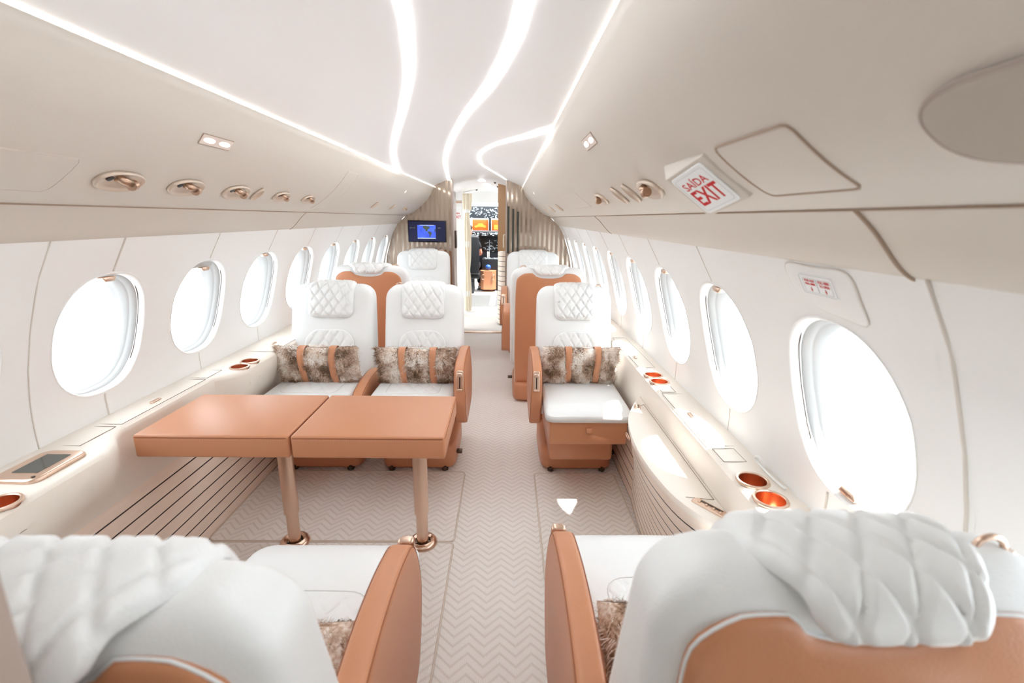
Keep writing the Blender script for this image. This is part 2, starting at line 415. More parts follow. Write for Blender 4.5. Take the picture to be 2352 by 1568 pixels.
def make_window(side, yc, handle='top', drop=0):
    WN[0] += 1
    o = structure(obj('window_%d' % WN[0], None)); o.location = (side * xw(ZW), yc, ZW)
    ov = oval(1, 1)
    def ring(k, off, e=0):
        return [(side * (xw(ZW + p[1] * (HH * k)) + off) - side * xw(ZW), p[0] * HW * k, p[1] * HH * k) for p in ov]
    R = [ring(1.012, .0005), ring(1.006, -.002), ring(.992, -.002), ring(.975, .004), ring(.966, .014), ring(.968, .03)]
    V, Fc = loft(R, False); mk('window_frame', V, Fc, 'wall', o)
    R = [ring(.985, .028), ring(.955, .030), ring(.94, .052), ring(.93, .056), ring(.91, .060), ring(.89, .085), ring(.86, .10)]
    V, Fc = loft(R, False); mk('window_liner', V, Fc, 'liner', o)
    V, Fc = loft([ring(.87, .096), ring(.87, .10)], True); mk('window_pane', V, Fc, 'glass', o)
    # dark gap on the forward flank of the liner
    P = []
    for i in range(9):
        z = .02 + .30 * i / 8 - .16; yy = .958 * HW * (1 - abs(z / HH) ** 2.35) ** (1 / 2.35) - .002
        P.append((side * (xw(ZW + z) + .022) - side * xw(ZW), yy, z))
    tube('shade_slot', P, .0013, 'darkmetal', o, 6)
    # pull-down shade, almost fully raised, with its rose-gold grip
    zt = HH * .93 - drop
    sg = 1 if handle == 'top' else -1
    if drop > 0:
        Vs = []; 
        pts = [p for p in ov if p[1] * HH * .93 >= zt - .002]
        pts = sorted(pts, key=lambda p: p[0]); n = len(pts)
        up = [(side * (xw(ZW + p[1] * HH * .945) + .034) - side * xw(ZW), p[0] * HW * .95, p[1] * HH * .945) for p in pts]
        lo = [(side * (xw(ZW + zt) + .034) - side * xw(ZW), p[0] * HW * .95, zt) for p in pts]
        mk('window_shade', up + lo, [(i, i + 1, n + i + 1, n + i) for i in range(n - 1)], 'liner', o)
    bm = bmesh.new(); zz = sg * zt; xx = side * (xw(ZW + zz) + .020) - side * xw(ZW)
    box_into(bm, -.014, .010, -.03, .03, -.009, .009, .004, 2)
    for v in bm.verts: 
        if v.co.z < 0: v.co.y *= .72
    bmesh.ops.transform(bm, matrix=Matrix.Translation((xx, 0, zz - sg * .006)) @ Matrix.Diagonal((side, 1, sg, 1)), verts=bm.verts)
    frombm('shade_grip', bm, 'rosegold', o, True, .8)
    return o
P_ = .567
cl = []; LC = [1.705 + P_ * k for k in range(-1, 8)]
cl = [(c - P_ / 2, c + P_ / 2, c) for c in LC]; lo = cl[0][0]
cl += [(lo - P_, lo, lo - P_ / 2), (lo - 2 * P_, lo - P_, lo - 1.5 * P_), (Y0, lo - 2 * P_, None), (cl[len(LC) - 1][1], Y1, None)] if lo - 2 * P_ > Y0 else []
wl = build_wall(-1, cl, 'wall_left')
for (a, b, c) in cl:
    if c: make_window(-1, c, drop=.022 if abs(c - 1.705 - P_) < .01 else 0)
RC = [1.605 + P_ * k for k in range(0, 8)]
cr_ = [(c - P_ / 2, c + P_ / 2, c) for c in RC] + [(.735, RC[0] - P_ / 2, 1.01), (.69, .735, None), (.12, .69, .40), (-.45, .12, -.165), (-1.02, -.45, -.735), (Y0, -1.02, None), (RC[-1] + P_ / 2, Y1, None)]
wr = build_wall(1, cr_, 'wall_right')
for (a, b, c) in cr_:
    if c: make_window(1, c, 'bottom' if c == 1.01 else 'top')
def wall_seam(w, side, y, z0, z1, r=.0022):
    tube('panel_seam', [(side * (xw(z0 + (z1 - z0) * i / 12) - .0004), y, z0 + (z1 - z0) * i / 12) for i in range(13)], r, 'seam_grey', w, 6)
for c in LC[1:]:
    r_ = .0035 if c < 2 else .002
    wall_seam(wl, -1, c, ZW + HH * 1.03, 1.40, r_); wall_seam(wl, -1, c, .72, ZW - HH * 1.03, r_)
wall_seam(wl, -1, 1.425, .72, 1.40, .0022)
for c in RC:
    wall_seam(wr, 1, c, ZW + HH * 1.03, 1.40, .0016); wall_seam(wr, 1, c, .72, ZW - HH * 1.03, .0018)
wall_seam(wr, 1, .705, .72, 1.40, .0035); wall_seam(wr, 1, 1.06, .72, ZW - HH * 1.03, .0035)

# lower side walls (striped veneer) and the cream band above
for side in (-1, 1):
    nm = 'left' if side < 0 else 'right'
    o = structure(rbox('baseboard_' + nm, min(side * 1.04, side * 1.17), max(side * 1.04, side * 1.17), Y0, Y1, .0, .50, 'veneer_left', None, 0))
# side ledges: lofted along the cabin
def ledge(side, xin, label):
    t = thing('side_ledge', label, 'ledge', (side * 1.1, 1.6, 0))
    secs = []; ys = [Y0 + (Y1 - Y0) * i / 120 for i in range(121)]
    for y in ys:
        xi = xin(y)
        pts = [(1.170, .48), (1.170, .735), (1.158, .736), (xi + .03, .732), (xi + .012, .729), (xi + .003, .721), (xi, .708), (xi + .004, .66), (xi + (1.036 - xi) * .6, .56), (1.036, .50), (1.038, .48)]
        secs.append([(side * a - side * 1.1, y - 1.6, z) for a, z in pts])
    V, Fc = loft(secs); return t, mk('ledge_body', V, Fc, 'ledge', t)
def sstep(a, b, x): x = max(0, min(1, (x - a) / (b - a))); return x * x * (3 - 2 * x)
xl = lambda y: .935 + .105 * sstep(1.42, 1.60, y) - .09 * sstep(2.14, 2.26, y)
LL, LLb = ledge(-1, xl, 'long cream leather ledge under the left windows, with copper cup holders and a touch screen')
LR, LRb = ledge(1, lambda y: 1.034, 'long cream leather ledge under the right windows, with two pairs of copper cup holders')
LO = {-1: (-1.1, 1.6), 1: (1.1, 1.6)}
def drill(body, holes, r, depth):
    """sink round wells into the ledge body"""
    bm = bmesh.new()
    for x, y in holes: bmesh.ops.create_cone(bm, cap_ends=True, segments=40, radius1=r, radius2=r, depth=depth * 2, matrix=Matrix.Translation((x, y, .735)))
    me = bpy.data.meshes.new('cut'); bm.to_mesh(me); bm.free(); c = bpy.data.objects.new('cut', me); C.objects.link(c); c.matrix_world = body.parent.matrix_basis.copy()
    md = body.modifiers.new('b', 'BOOLEAN'); md.object = c; md.operation = 'DIFFERENCE'; md.solver = 'EXACT'
    bpy.context.view_layer.update(); nm = bpy.data.meshes.new_from_object(body.evaluated_get(bpy.context.evaluated_depsgraph_get()))
    body.modifiers.clear(); body.data = nm; nm.set_sharp_from_angle(angle=.6); bpy.data.objects.remove(c)
for side, t, bd, pts in ((-1, LL, LLb, [(-.985, 1.12), (-1.0, 2.31), (-1.0, 2.41)]), (1, LR, LRb, [(1.087, 1.157), (1.087, 1.256), (1.083, 2.137), (1.083, 2.236)])):
    ox, oy = LO[side]; drill(bd, [(x - ox, y - oy) for x, y in pts], .0425, .085)
    for x, y in pts:
        r = .0425
        o = lathe('cup_holder', [(r - .0045, .7385), (r - .002, .7405), (r + .003, .7400), (r + .005, .7365), (r + .004, .732), (r - .001, .733)], 'rosegold', t, 44, x - ox, y - oy, True, label='rose-gold cup holder rim')
        lathe('cup_well', [(r - .0015, .738), (r - .003, .70), (r - .004, .664), (r - .010, .658), (.001, .657)], 'copper', o, 44, x - ox, y - oy, False, False, label='copper lined well')
# grooves and lids drawn as thin inlaid seams, with latches
def rect_seam(t, side, x0, x1, y0, y1, z=.7342, r=.0011, name='lid_seam'):
    ox, oy = LO[side]
    tube(name, [(x0 - ox, y0 - oy, z), (x1 - ox, y0 - oy, z), (x1 - ox, y1 - oy, z), (x0 - ox, y1 - oy, z)], r, 'seam_dark', t, 6, True)
def latch(t, side, x, y, w=.05):
    ox, oy = LO[side]
    bm = bmesh.new(); box_into(bm, x - ox - .008, x - ox + .008, y - oy - w / 2, y - oy + w / 2, .733, .739, .003, 2); box_into(bm, x - ox - .004, x - ox + .004, y - oy - w / 2 - .004, y - oy + w / 2 + .004, .733, .7365, .001, 1)
    frombm('latch', bm, 'rosegold', t, True, .8)
rect_seam(LL, -1, -1.146, -1.060, 1.45, 1.60); rect_seam(LL, -1, -1.146, -1.055, 1.62, 2.12); rect_seam(LL, -1, -1.146, -1.06, 2.14, 2.26); rect_seam(LL, -1, -1.146, -.965, 2.60, 3.2)
latch(LL, -1, -1.095, 1.85); latch(LL, -1, -1.05, 2.78)
rect_seam(LR, 1, 1.052, 1.125, 1.37, 1.46); rect_seam(LR, 1, 1.046, 1.14, 1.48, 1.98); rect_seam(LR, 1, 1.052, 1.115, 2.0, 2.08); rect_seam(LR, 1, 1.046, 1.13, 2.36, 3.0)
latch(LR, 1, 1.085, 1.74); latch(LR, 1, 1.075, 2.55, .035)
# touch screen on the left ledge
o = pad('control_frame', rrect(-.07, .07, -.095, .095, (.03, .03, .03, .03)), 'rosegold', LL, lambda x, y, h: (.045 + x, -.29 + y, .7375 + h + .0), .008, .006, 3, .12, label='rose-gold touch screen bezel')
flat('display', rrect(.045 - .036, .045 + .040, -.29 - .052, -.29 + .060, .003), 'screen', o, .7450, .7462)
lathe('button', [(.005, .745), (.005, .7475), (.001, .748)], 'darkmetal', o, 12, .095, -.365)
# charging cable by the near right cup holders
tube('charging_cable', smooth_open([(1.145, 1.30, .755), (1.135, 1.325, .775), (1.14, 1.35, .76), (1.15, 1.33, .742), (1.148, 1.25, .742), (1.152, 1.2, .742)], 24), .004, 'cable', None, 8,
     label='small white cable looped beside the near right cup holders', cat='cable')

# ------------------------------------------------------------------ overhead fittings
def vent(kind, side, s, y, sc, label):
    t = thing('air_vent' if kind else 'reading_light', label, 'air vent' if kind else 'light', mtx=bin_frame(side, s, y), group='vent and lamp fittings on the overhead panels')
    a, b = (.084, .040) if kind else (.030, .040); a *= sc; b *= sc
    O = []
    for i in range(64):
        q = 2 * PI * i / 64; c, q2 = math.cos(q), math.sin(q)
        if kind:
            yy = b * math.copysign(abs(q2) ** .55, q2); xx = a * math.copysign(abs(c) ** .75, c) * (1 - .28 * (yy / b) ** 2) 
        else: yy = b * q2; xx = a * c * (.35 + .65 * abs(c)) * .8
        O.append((xx, yy))
    R = [(1.0, 0), (.995, .006), (.96, .011), (.90, .011), (.84, .006), (.6, .0025), (.3, .0015), (.02, .0015)]
    V, Fc = loft([[(x * k, y_ * k, z) for x, y_ in O] for k, z in R]); mk('vent_dish', V, Fc, 'dish', t)
    if kind:
        n = tube('nozzle', [(-.022 * sc, .012, .002), (-.008, .015 * sc, .013), (.014 * sc, .012 * sc, .018)], .0115 * sc, 'bronze', t, 16)
        m_ = Matrix.Translation((.022 * sc, .008 * sc, .021)) @ Matrix.Rotation(PI / 2 + .25, 4, 'Y')
        bm = bmesh.new(); bmesh.ops.create_cone(bm, cap_ends=True, segments=24, radius1=.0145 * sc, radius2=.0145 * sc, depth=.02 * sc, matrix=m_)
        bmesh.ops.bevel(bm, geom=bm.edges[:], offset=.0015, segments=2, affect='EDGES'); frombm('nozzle_ring', bm, 'bronze', t, True, .6)
        lathe('socket', [(.010 * sc, .004), (.010 * sc, .0075), (.006 * sc, .008)], 'black', t, 16, -.045 * sc, .010)
    return t
LV = [(1, .337, 1.405, 1.0, 'largest taupe air vent with a rose-gold nozzle, nearest on the left overhead panel'),
      (1, .337, 1.69, 1.0, 'taupe air vent between the two nearest left ones, second in the left row'),
      (1, .337, 1.995, 1.0, 'taupe air vent third in the left row, just before the slim lens'),
      (0, .337, 2.155, 1.0, 'slim lens-shaped taupe fitting in the left overhead row'),
      (1, .337, 2.385, .85, 'taupe air vent just beyond the slim lens in the left row'),
      (1, .337, 2.70, .80, 'small taupe air vent at the far end of the near left row'),
      (0, .337, 4.03, 1., 'tiny taupe fitting above the far left windows, nearer of its cluster'),
      (0, .337, 4.66, 1., 'tiny taupe fitting above the far left windows, in the middle of its cluster'),
      (1, .337, 5.21, .7, 'tiny taupe vent above the far left windows, closest to the left bulkhead')]
for k, s, y, sc, lb in LV: vent(k, -1, s, y, sc, lb)
RV = [(1, .345, 1.36, .92, 'largest taupe air vent, just before the exit sign on the right overhead panel'),
      (0, .345, 1.56, 1.05, 'slim taupe lens fitting beside the largest right air vent'),
      (0, .345, 1.72, 1.05, 'slim taupe lens fitting between its twin and the smaller right vent'),
      (1, .345, 2.05, .8, 'smaller taupe air vent at the far end of the near right row'),
      (0, .345, 3.7, 1., 'tiny taupe fitting above the far right windows, nearest of its cluster'),
      (0, .345, 4.3, 1., 'tiny taupe fitting above the far right windows, in the middle of its cluster'),
      (0, .345, 4.9, 1., 'tiny taupe fitting above the far right windows, closest to the right bulkhead')]
for k, s, y, sc, lb in RV: vent(k, 1, s, y, sc, lb)
# pinkish lamp panels
for side, y, w, lb in ((-1, 1.658, .082, 'small oblong lamp panel with two pinkish lights, high on the left overhead panel'), (1, 1.535, .082, 'small lamp panel with two pinkish lights, high on the right overhead panel')):
    t = thing('lamp_panel', lb, 'light', mtx=bin_frame(side, .140, y))
    flat('frame', rrect(-w - .003, w + .003, -.019, .019, .003), 'seam_bin', t, .0003, .0012); flat('plate', rrect(-w, w, -.0165, .0165, .003), 'lampplate', t, .0008, .0025)
    for sx in (-1, 1): flat('lamp', sup(sx * w * .5, 0, w * .36, .008, 20, 2.2), 'warmlamp', t, .002, .0034)
for side, y in ((-1, 4.6), (1, 4.56)):
    t = thing('spot_lamp', 'tiny round spot lamp near the bulkhead on the %s overhead panel' % ('left' if side < 0 else 'right'), 'light', mtx=bin_frame(side, .14, y))
    lathe('trim_ring', [(.018, 0), (.017, .003), (.012, .003)], 'lampplate', t, 20); lathe('lamp', [(.011, .0015), (.011, .0035), (.001, .0038)], 'warmlamp', t, 16)
# flush access hatches
def hatch(side, s, y, w, h, label, skew=0, r=.0022, m='seam_bin', fill=True):
    F = bin_frame(side, s, y); t = thing('access_hatch', label, 'hatch', mtx=F)
    O = [(x, y_ ) for x, y_ in rrect(-w, w, -h, h, .012, 4)]
    def onbin(x, yy, off):
        P = F.inverted() @ (bin_frame(side, min(.47, max(.01, s - yy)), y) @ Vector((x, 0, off))); return P
    n = len(O); 
    pad('hatch_panel', O, 'bin', t, lambda x, yy, hh: onbin(x, yy, hh + .0002), .0016, .0005, 4, .04)
    tube('hatch_gap', [onbin(x, yy, .0008) for x, yy in resample(rrect(-w - .002, w + .002, -h - .002, h + .002, .013, 4), 60)], r, m, t, 6, True)
hatch(1, .356, .747, .108, .066, 'large square access hatch between the exit sign and the round speaker')
hatch(-1, .345, 1.07, .17, .066, 'faint access hatch at the left edge, before the nearest left air vent', r=.0008, m='lampplate')
hatch(-1, .27, 3.02, .10, .16, 'faint access hatch on the left overhead panel beyond the small vents', r=.001, m='lampplate')
hatch(1, .33, 2.75, .28, .055, 'faint access hatch on the right overhead panel beyond the small vents', r=.001, m='lampplate')
# speaker grille
F = bin_frame(1, .350, .372); t = thing('speaker_grille', 'large grey oval speaker grille at the upper right edge of the cabin', 'speaker', mtx=F)
pad('grille', sup(0, 0, .100, .051, 60, 2.5), 'speaker', t, lambda x, y, h: (x, y, .001 + h), .004, .0, 4, .05)
tube('grille_rim', [(x, y, .0025) for x, y in sup(0, 0, .101, .052, 60, 2.5)], .0016, 'taupe', t, 6, True)
# exit sign
F = bin_frame(1, .352, 1.01); t = thing('exit_sign', 'beige wedge exit sign with red letters on a white face, right overhead panel', 'sign', mtx=F)
bm = bmesh.new(); PP = [(-.112, -.012), (-.112, .001), (-.014, .044), (-.006, .0445), (.106, .004), (.108, -.012)]
A_ = [bm.verts.new((x, -.061, z)) for x, z in PP]; B_ = [bm.verts.new((x, .061, z)) for x, z in PP]; n = len(PP)
bm.faces.new(A_); bm.faces.new(B_)
for i in range(n): bm.faces.new((A_[i], A_[(i + 1) % n], B_[(i + 1) % n], B_[i]))
bmesh.ops.bevel(bm, geom=bm.edges[:], offset=.003, segments=3, profile=.5, affect='EDGES'); frombm('housing', bm, 'bin', t, True, .6)
FM = Matrix.Translation((.047, 0, .0256)) @ Matrix.Rotation(math.atan2(.0405, .112), 4, 'Y')
fc = pad('face', rrect(-.050, .050, -.053, .053, .008, 5), 'signwhite', t, lambda x, y, h: FM @ Vector((x, y, .001 + h)), .002, .001, 3, .05)
tube('face_line', [FM @ Vector((x, y, .0028)) for x, y in rrect(-.043, .043, -.045, .045, .006, 5)], .0005, 'signline', fc, 6, True)
lettering('lettering', 'SA\u00cdDA', .026, 'red', fc, -.002, .022, .0026, .95, .0003).data.transform(FM)
lettering('lettering', 'EXIT', .056, 'red', fc, .0, -.014, .0026, .66, .0012).data.transform(FM)
# handle cover with placard above the near right window
def wframe(side, y, z):
    e1 = Vector((0, -1 if side > 0 else 1, 0)); p = Vector(wpt(side, y, z)); q = Vector(wpt(side, y, z + .03)); e2 = (q - p).normalized(); n = e1.cross(e2)
    m = Matrix((e1, e2, n)).transposed().to_4x4(); m.translation = p; return m
F = wframe(1, .985, 1.337); t = thing('handle_cover', 'white emergency handle cover with a red-lettered placard above the nearest right window', 'cover', mtx=F)
O = smooth_closed([(-.10, .062), (0, .064), (.10, .062), (.112, .0), (.108, -.052), (.05, -.050), (0, -.046), (-.045, -.036), (-.07, -.012), (-.10, .0)], 60)
pad('cover', O, 'wall', t, lambda x, y, h: (x, y, .0005 + h), .004, .004, 5, .06)
tube('cover_gap', [(x, y, .0015) for x, y in O], .0015, 'seam_grey', t, 6, True)
pl = pad('placard', rrect(-.058, .058, -.004, .048, (.012, .004, .012, .004), 4), 'signwhite', t, lambda x, y, h: (x, y, .0045 + h), .002, .001, 3, .05)
tube('placard_line', [(x, y, .0067) for x, y in rrect(-.055, .055, -.001, .045, .006, 4)], .0005, 'signline', pl, 6, True)
tube('placard_line', [(x, y, .0067) for x, y in rrect(-.046, -.001, .003, .036, .003, 4)], .0004, 'signline', pl, 6, True)
tube('placard_line', [(x, y, .0067) for x, y in rrect(.001, .046, .003, .036, .003, 4)], .0004, 'signline', pl, 6, True)
for tx, px, py, sz in (('PUXE AQUI', -.023, .031, .0078), ('PARA ABRIR', -.023, .023, .0074), ('PULL HERE', .024, .031, .0088), ('TO OPEN', .024, .022, .0088)):
    lettering('lettering', tx, sz, 'red', pl, px, py, .0067, .85, .0001, .0003)
for px in (-.023, .024): flat('arrow', [(px - .0008, .016), (px + .0008, .016), (px + .0008, .011), (px + .003, .011), (px, .005), (px - .003, .011), (px - .0008, .011)][::-1], 'red', pl, .0064, .0072)

# ceiling light ribbons, recessed in the curved ceiling
def ribbon(pts, w0, w1, label):
    P = smooth_open([(a, b, 0) for a, b in pts], 90); V = []; Fc = []; n = len(P)
    for i, p in enumerate(P):
        d = (P[min(n - 1, i + 1)] - P[max(0, i - 1)]).normalized(); s = Vector((-d.y, d.x, 0)); w = .64 * (w0 + (w1 - w0) * i / n)
        for k, dz in ((-1, 0), (1, 0)):
            q = p + s * k * w / 2; q.x = max(-.56, min(.56, q.x)); V.append((q.x, q.y, ZC(q.x) - .001))
        for k in (-1, 1):
            q = p + s * k * w / 2; q.x = max(-.56, min(.56, q.x)); V.append((q.x, q.y, ZC(q.x) - .004))
    for i in range(n - 1):
        a = 4 * i; b = a + 4; Fc += [(a, a + 1, b + 1, b), (a + 2, a + 3, b + 3, b + 2), (a, a + 2, b + 2, b), (a + 1, a + 3, b + 3, b + 1)]
    Fc += [(0, 1, 3, 2), (4 * n - 4, 4 * n - 3, 4 * n - 1, 4 * n - 2)]
    mk('ceiling_light_strip', V, Fc, 'glow', None, False, label=label, cat='light', group='curving light strips in the ceiling')
ribbon([(.13, -.3), (.125, .5), (.113, .95), (.095, 1.273), (.064, 1.499), (-.007, 1.883), (-.14, 2.405), (-.352, 3.144), (-.455, 3.594), (-.56, 4.269)], .034, .038, 'leftmost curving white light strip across the ceiling')
ribbon([(.40, -.3), (.40, .5), (.392, .85), (.378, 1.099), (.355, 1.372), (.273, 1.895), (.145, 2.495), (-.035, 3.424), (-.195, 4.418), (-.347, 5.94)], .032, .040, 'middle curving white light strip running to the left of the doorway')
ribbon([(.56, 1.985), (.5, 2.27), (.424, 2.657), (.243, 3.397), (.13, 3.98), (.105, 4.45), (.13, 4.95), (.331, 5.903)], .040, .030, 'short hooked white light strip on the right side of the ceiling')

# ------------------------------------------------------------------ bulkhead, doorway, TV
def bulk(name, side, xd):
    O = [(xd, 0.0), (1.165, 0.0), (1.165, .75), (1.150, .90), (1.128, 1.03), (1.095, 1.14), (1.045, 1.29), (.985, 1.395), (.93, 1.445), (.87, 1.502), (.79, 1.535), (.71, 1.59), (.635, 1.66), (.575, 1.735), (.53, 1.832), (.545, 1.85)] + [(.545 + (xd - .545) * i / 5, ZC(.545 + (xd - .545) * i / 5) + .003) for i in range(6)]
    n = len(O); V = [(side * x, y, z) for y in (Y1, Y1 + .04) for x, z in O]
    Fc = [tuple(range(n)), tuple(range(n, 2 * n))] + [(i, (i + 1) % n, n + (i + 1) % n, n + i) for i in range(n)]
    return structure(mk(name, V, Fc, 'bulkhead', None, False))
bl = bulk('wall_front', -1, .315); br = bulk('wall_front', 1, .34)
boxes('door_frame', [(-.322, -.300, Y1 - .012, Y1 + .06, 0, 1.915)], 'taupe', bl, .003)
boxes('door_frame', [(.330, .348, Y1 - .012, Y1 + .06, 0, 1.915)], 'taupe', br, .003)
# smoked sliding panel on the right bulkhead
o = boxes('mirror_panel', [(.35 + .058 * i + .004, .35 + .058 * i + .028, Y1 - .006, Y1 - .001, 1.06, 1.62 - .03 * i) for i in range(3)], 'screen', br)
t = thing('television', 'black wall television showing a blue world map on the left bulkhead', 'television', (-.62, Y1, 1.315))
rbox('bezel', -.232, .232, -.035, -.001, -.13, .128, 'tvblack', t, .006)
scr = rbox('screen', -.220, .220, -.037, -.034, -.118, .116, 'bluedim', t, 0)
mp = boxes('map', [(-.115, .105, -.0385, -.0365, -.085, .075)], 'ocean', scr)
def blob(pts, m): 
    n = len(pts); V = [(x, y, z) for y in (-.0400, -.0380) for x, z in pts]
    mk('land' if m == 'land' else 'ice_cap', V, [tuple(range(n)), tuple(range(n, 2 * n))] + [(i, (i + 1) % n, n + (i + 1) % n, n + i) for i in range(n)], m, mp, False)
blob([(-.05, .06), (-.02, .068), (.01, .058), (.035, .055), (.03, .035), (.01, .02), (.005, .0), (-.01, -.002), (-.02, .02), (-.045, .04)], 'land')
blob([(.01, -.002), (.04, 0), (.06, -.018), (.05, -.04), (.035, -.07), (.028, -.068), (.03, -.035), (.012, -.02)], 'land')
blob([(.09, .03), (.104, .03), (.104, -.01), (.094, 0)], 'land')
blob([(-.114, -.078), (.104, -.078), (.104, -.0845), (-.114, -.0845)], 'ice'); blob([(-.09, .07), (.09, .07), (.08, .0745), (-.08, .0745)], 'ice')
for i, x in enumerate((-.175, .15)): lettering('caption', ('UTC 11:31', 'KM 0')[i], .014, 'signline', scr, 0, 0, 0).data.transform(Matrix.Translation((x, -.038, .04)) @ Matrix.Rotation(PI / 2, 4, 'X'))
boxes('threshold', [(-.31, .34, 6.14, 6.20, .001, .012)], 'rosegold', None, .003, label='brushed metal threshold strip on the floor of the doorway', cat='threshold')

# ------------------------------------------------------------------ entry way beyond
def sstep(a, b, x): x = max(0, min(1, (x - a) / (b - a))); return x * x * (3 - 2 * x)
ZE = lambda x, y: 1.975 - .47 * x * x - .05 * sstep(6.0, 6.8, y) - .03 * sstep(7.2, 7.9, y)
V, Fc = grid(lambda x, y: (x, y, ZE(x, y)), [-.9 + 1.8 * i / 24 for i in range(25)], [Y1 + .03 + 2.02 * i / 16 for i in range(17)])
o = structure(mk('ceiling', V, Fc, 'ceiling'))
for i, (x, y) in enumerate(((.02, 6.45), (.075, 6.75), (.09, 7.0), (.13, 7.5))):
    lathe('ceiling_lamp', [(.045, 0), (.045, -.004), (.001, -.005)], 'glow', None, 24, label='small round downlight in the entryway ceiling', cat='light', group='entryway downlights').location = (x, y, ZE(x, y) - .002)
for i, (x, y) in enumerate(((.19, 6.45), (.22, 6.8), (-.12, 7.6))):
    lathe('smoke_sensor', [(.018, 0), (.016, -.012), (.008, -.02), (.001, -.021)], 'darkmetal', None, 16, label='tiny dark sensor on the entryway ceiling', cat='sensor', group='entryway sensors').location = (x, y, ZE(x, y) + .002)
structure(boxes('wall_left', [(-.9, -.318, Y1 + .04, 6.45, 0, 1.80)], 'taupe'))                      # closet block
rbox('wall_phone', -.317, -.296, 6.2, 6.32, 1.10, 1.32, 'darkmetal', None, .004, label='dark handset unit on the closet side just inside the doorway', cat='phone')
w_ = structure(boxes('wall_left', [(-.9, -.325, 7.4, 7.46, 0, 1.9), (-.95, -.9, 6.95, 7.46, 0, 1.9)], 'wall'))
t = thing('exit_placard', 'small white exit placard on the entryway wall beside the curtain', 'sign', (-.40, 7.3985, 1.56))
rbox('plate', -.07, .068, -.006, .002, -.115, .09, 'signwhite', t, .002)
for tx, z, s in (('SA\u00cdDA', -.02, .032), ('EXIT', -.072, .062)):
    lettering('lettering', tx, s, 'red', t, 0, 0, 0, .75, .001).data.transform(Matrix.Translation((.005, -.007, z)) @ Matrix.Rotation(PI / 2, 4, 'X'))
boxes('light_bar', [(-.47, -.33, 7.385, 7.40, 1.69, 1.72)], 'rosegold', None, .003, label='rose-gold bar above the exit placard', cat='bar')
# curtain gathered and tied
V = []; n = 60; rings = []
for i in range(41):
    z = .02 + 1.82 * i / 40
    g = .030 + .022 * abs(math.cos((z - .25) * PI / .85)) ** .6 + (.02 if z > 1.6 else 0)
    rings.append([(-.275 + (g * (1 + .16 * math.sin(9 * a_ + z * 2))) * 1.1 * math.cos(a_), 7.62 + (g * (1 + .16 * math.sin(9 * a_ + z * 2))) * math.sin(a_), z) for a_ in [2 * PI * k / n for k in range(n)]])
V, Fc = loft(rings); t = thing('curtain', 'cream gathered curtain with tie bands beside the cockpit opening', 'curtain', (0, 0, 0)); mk('fabric', V, Fc, 'curtain', t)
for z in (.30, 1.08, 1.60):
    lathe('tie_band', [(.052, z - .045), (.054, z), (.052, z + .045)], 'signwhite', t, 24, -.275, 7.62)
# tan door leaf, rail and striped column cabinet on the right
t = thing('cabinet_door', 'tan panel door standing above the striped column right of the doorway', 'door', (.29, 6.5, 1.05))
rbox('leaf', -.062, .30, 0, .03, .0, .88, 'doortan', t, .004)
rb = t
t2 = tube('grab_rail', smooth_open([(.345, 6.46, 1.27), (.315, 6.455, 1.265), (.305, 6.455, 1.24), (.305, 6.455, 1.10)], 14), .009, 'curtain', None, 10, label='pale curved grab rail on the tan door leaf', cat='rail')
t = thing('column_cabinet', 'rounded cabinet column with dark horizontal lines right of the doorway', 'cabinet', (.43, 6.78, 0))
R = [[(x, y, z) for x, y in sup(0, 0, .205, .22, 48, 3)] for z in (0.02, .3, .6, .8, 1.0, 1.02)]; V, Fc = loft(R); o = mk('body', V, Fc, 'veneer_column', t); o.data.set_sharp_from_angle(angle=.7)
lathe('top_fitting', [(.035, 1.02), (.035, 1.06), (.02, 1.065), (.02, 1.09), (.04, 1.09), (.04, 1.12), (.01, 1.125)], 'signwhite', t, 20, -.12, -.05)
structure(boxes('wall_right', [(.45, .9, Y1 + .04, 8.0, 0, 1.9)], 'wall'))
# cockpit bulkhead and interior
structure(boxes('wall_front', [(-1.0, -.30, 7.98, 8.03, 0, 2.0), (.24, 1.0, 7.98, 8.03, 0, 2.0), (-.30, .24, 7.98, 8.03, 1.72, 2.0)], 'wall'))
structure(boxes('wall_left', [(-.95, -.90, 8.03, 10.9, 0, 1.45)], 'cockpit')); structure(boxes('wall_right', [(.75, .80, 8.03, 10.9, 0, 1.45)], 'cockpit'))
structure(boxes('ceiling', [(-.95, .80, 8.03, 9.2, 1.76, 1.80)], 'ceiling'))
lathe('air_outlet', [(.09, 0), (.09, -.01), (.05, -.012), (.001, -.02)], 'black', None, 24, label='black oval outlet in the cockpit ceiling', cat='vent').location = (.02, 8.5, 1.755)
ov_ = thing('overhead_panel', 'dark overhead panel crowded with switches above the cockpit opening', 'panel', (-.1, 9.55, 1.60))
boxes('panel', [(-.34, .34, -.02, .03, -.13, .10)], 'cockpit', ov_)
rn = random.Random(3)
boxes('switches', [(x := rn.uniform(-.31, .29), x + rn.uniform(.008, .03), -.032, -.02, z := rn.uniform(-.12, .07), z + rn.uniform(.006, .018)) for i in range(90)], 'ink', ov_)['kind'] = 'stuff'
rbox('windshield_post', -.045, .01, 10.50, 10.6, 1.21, 1.56, 'cockpit_dark', None, .004, label='dark post between the two orange sunshades', cat='post')
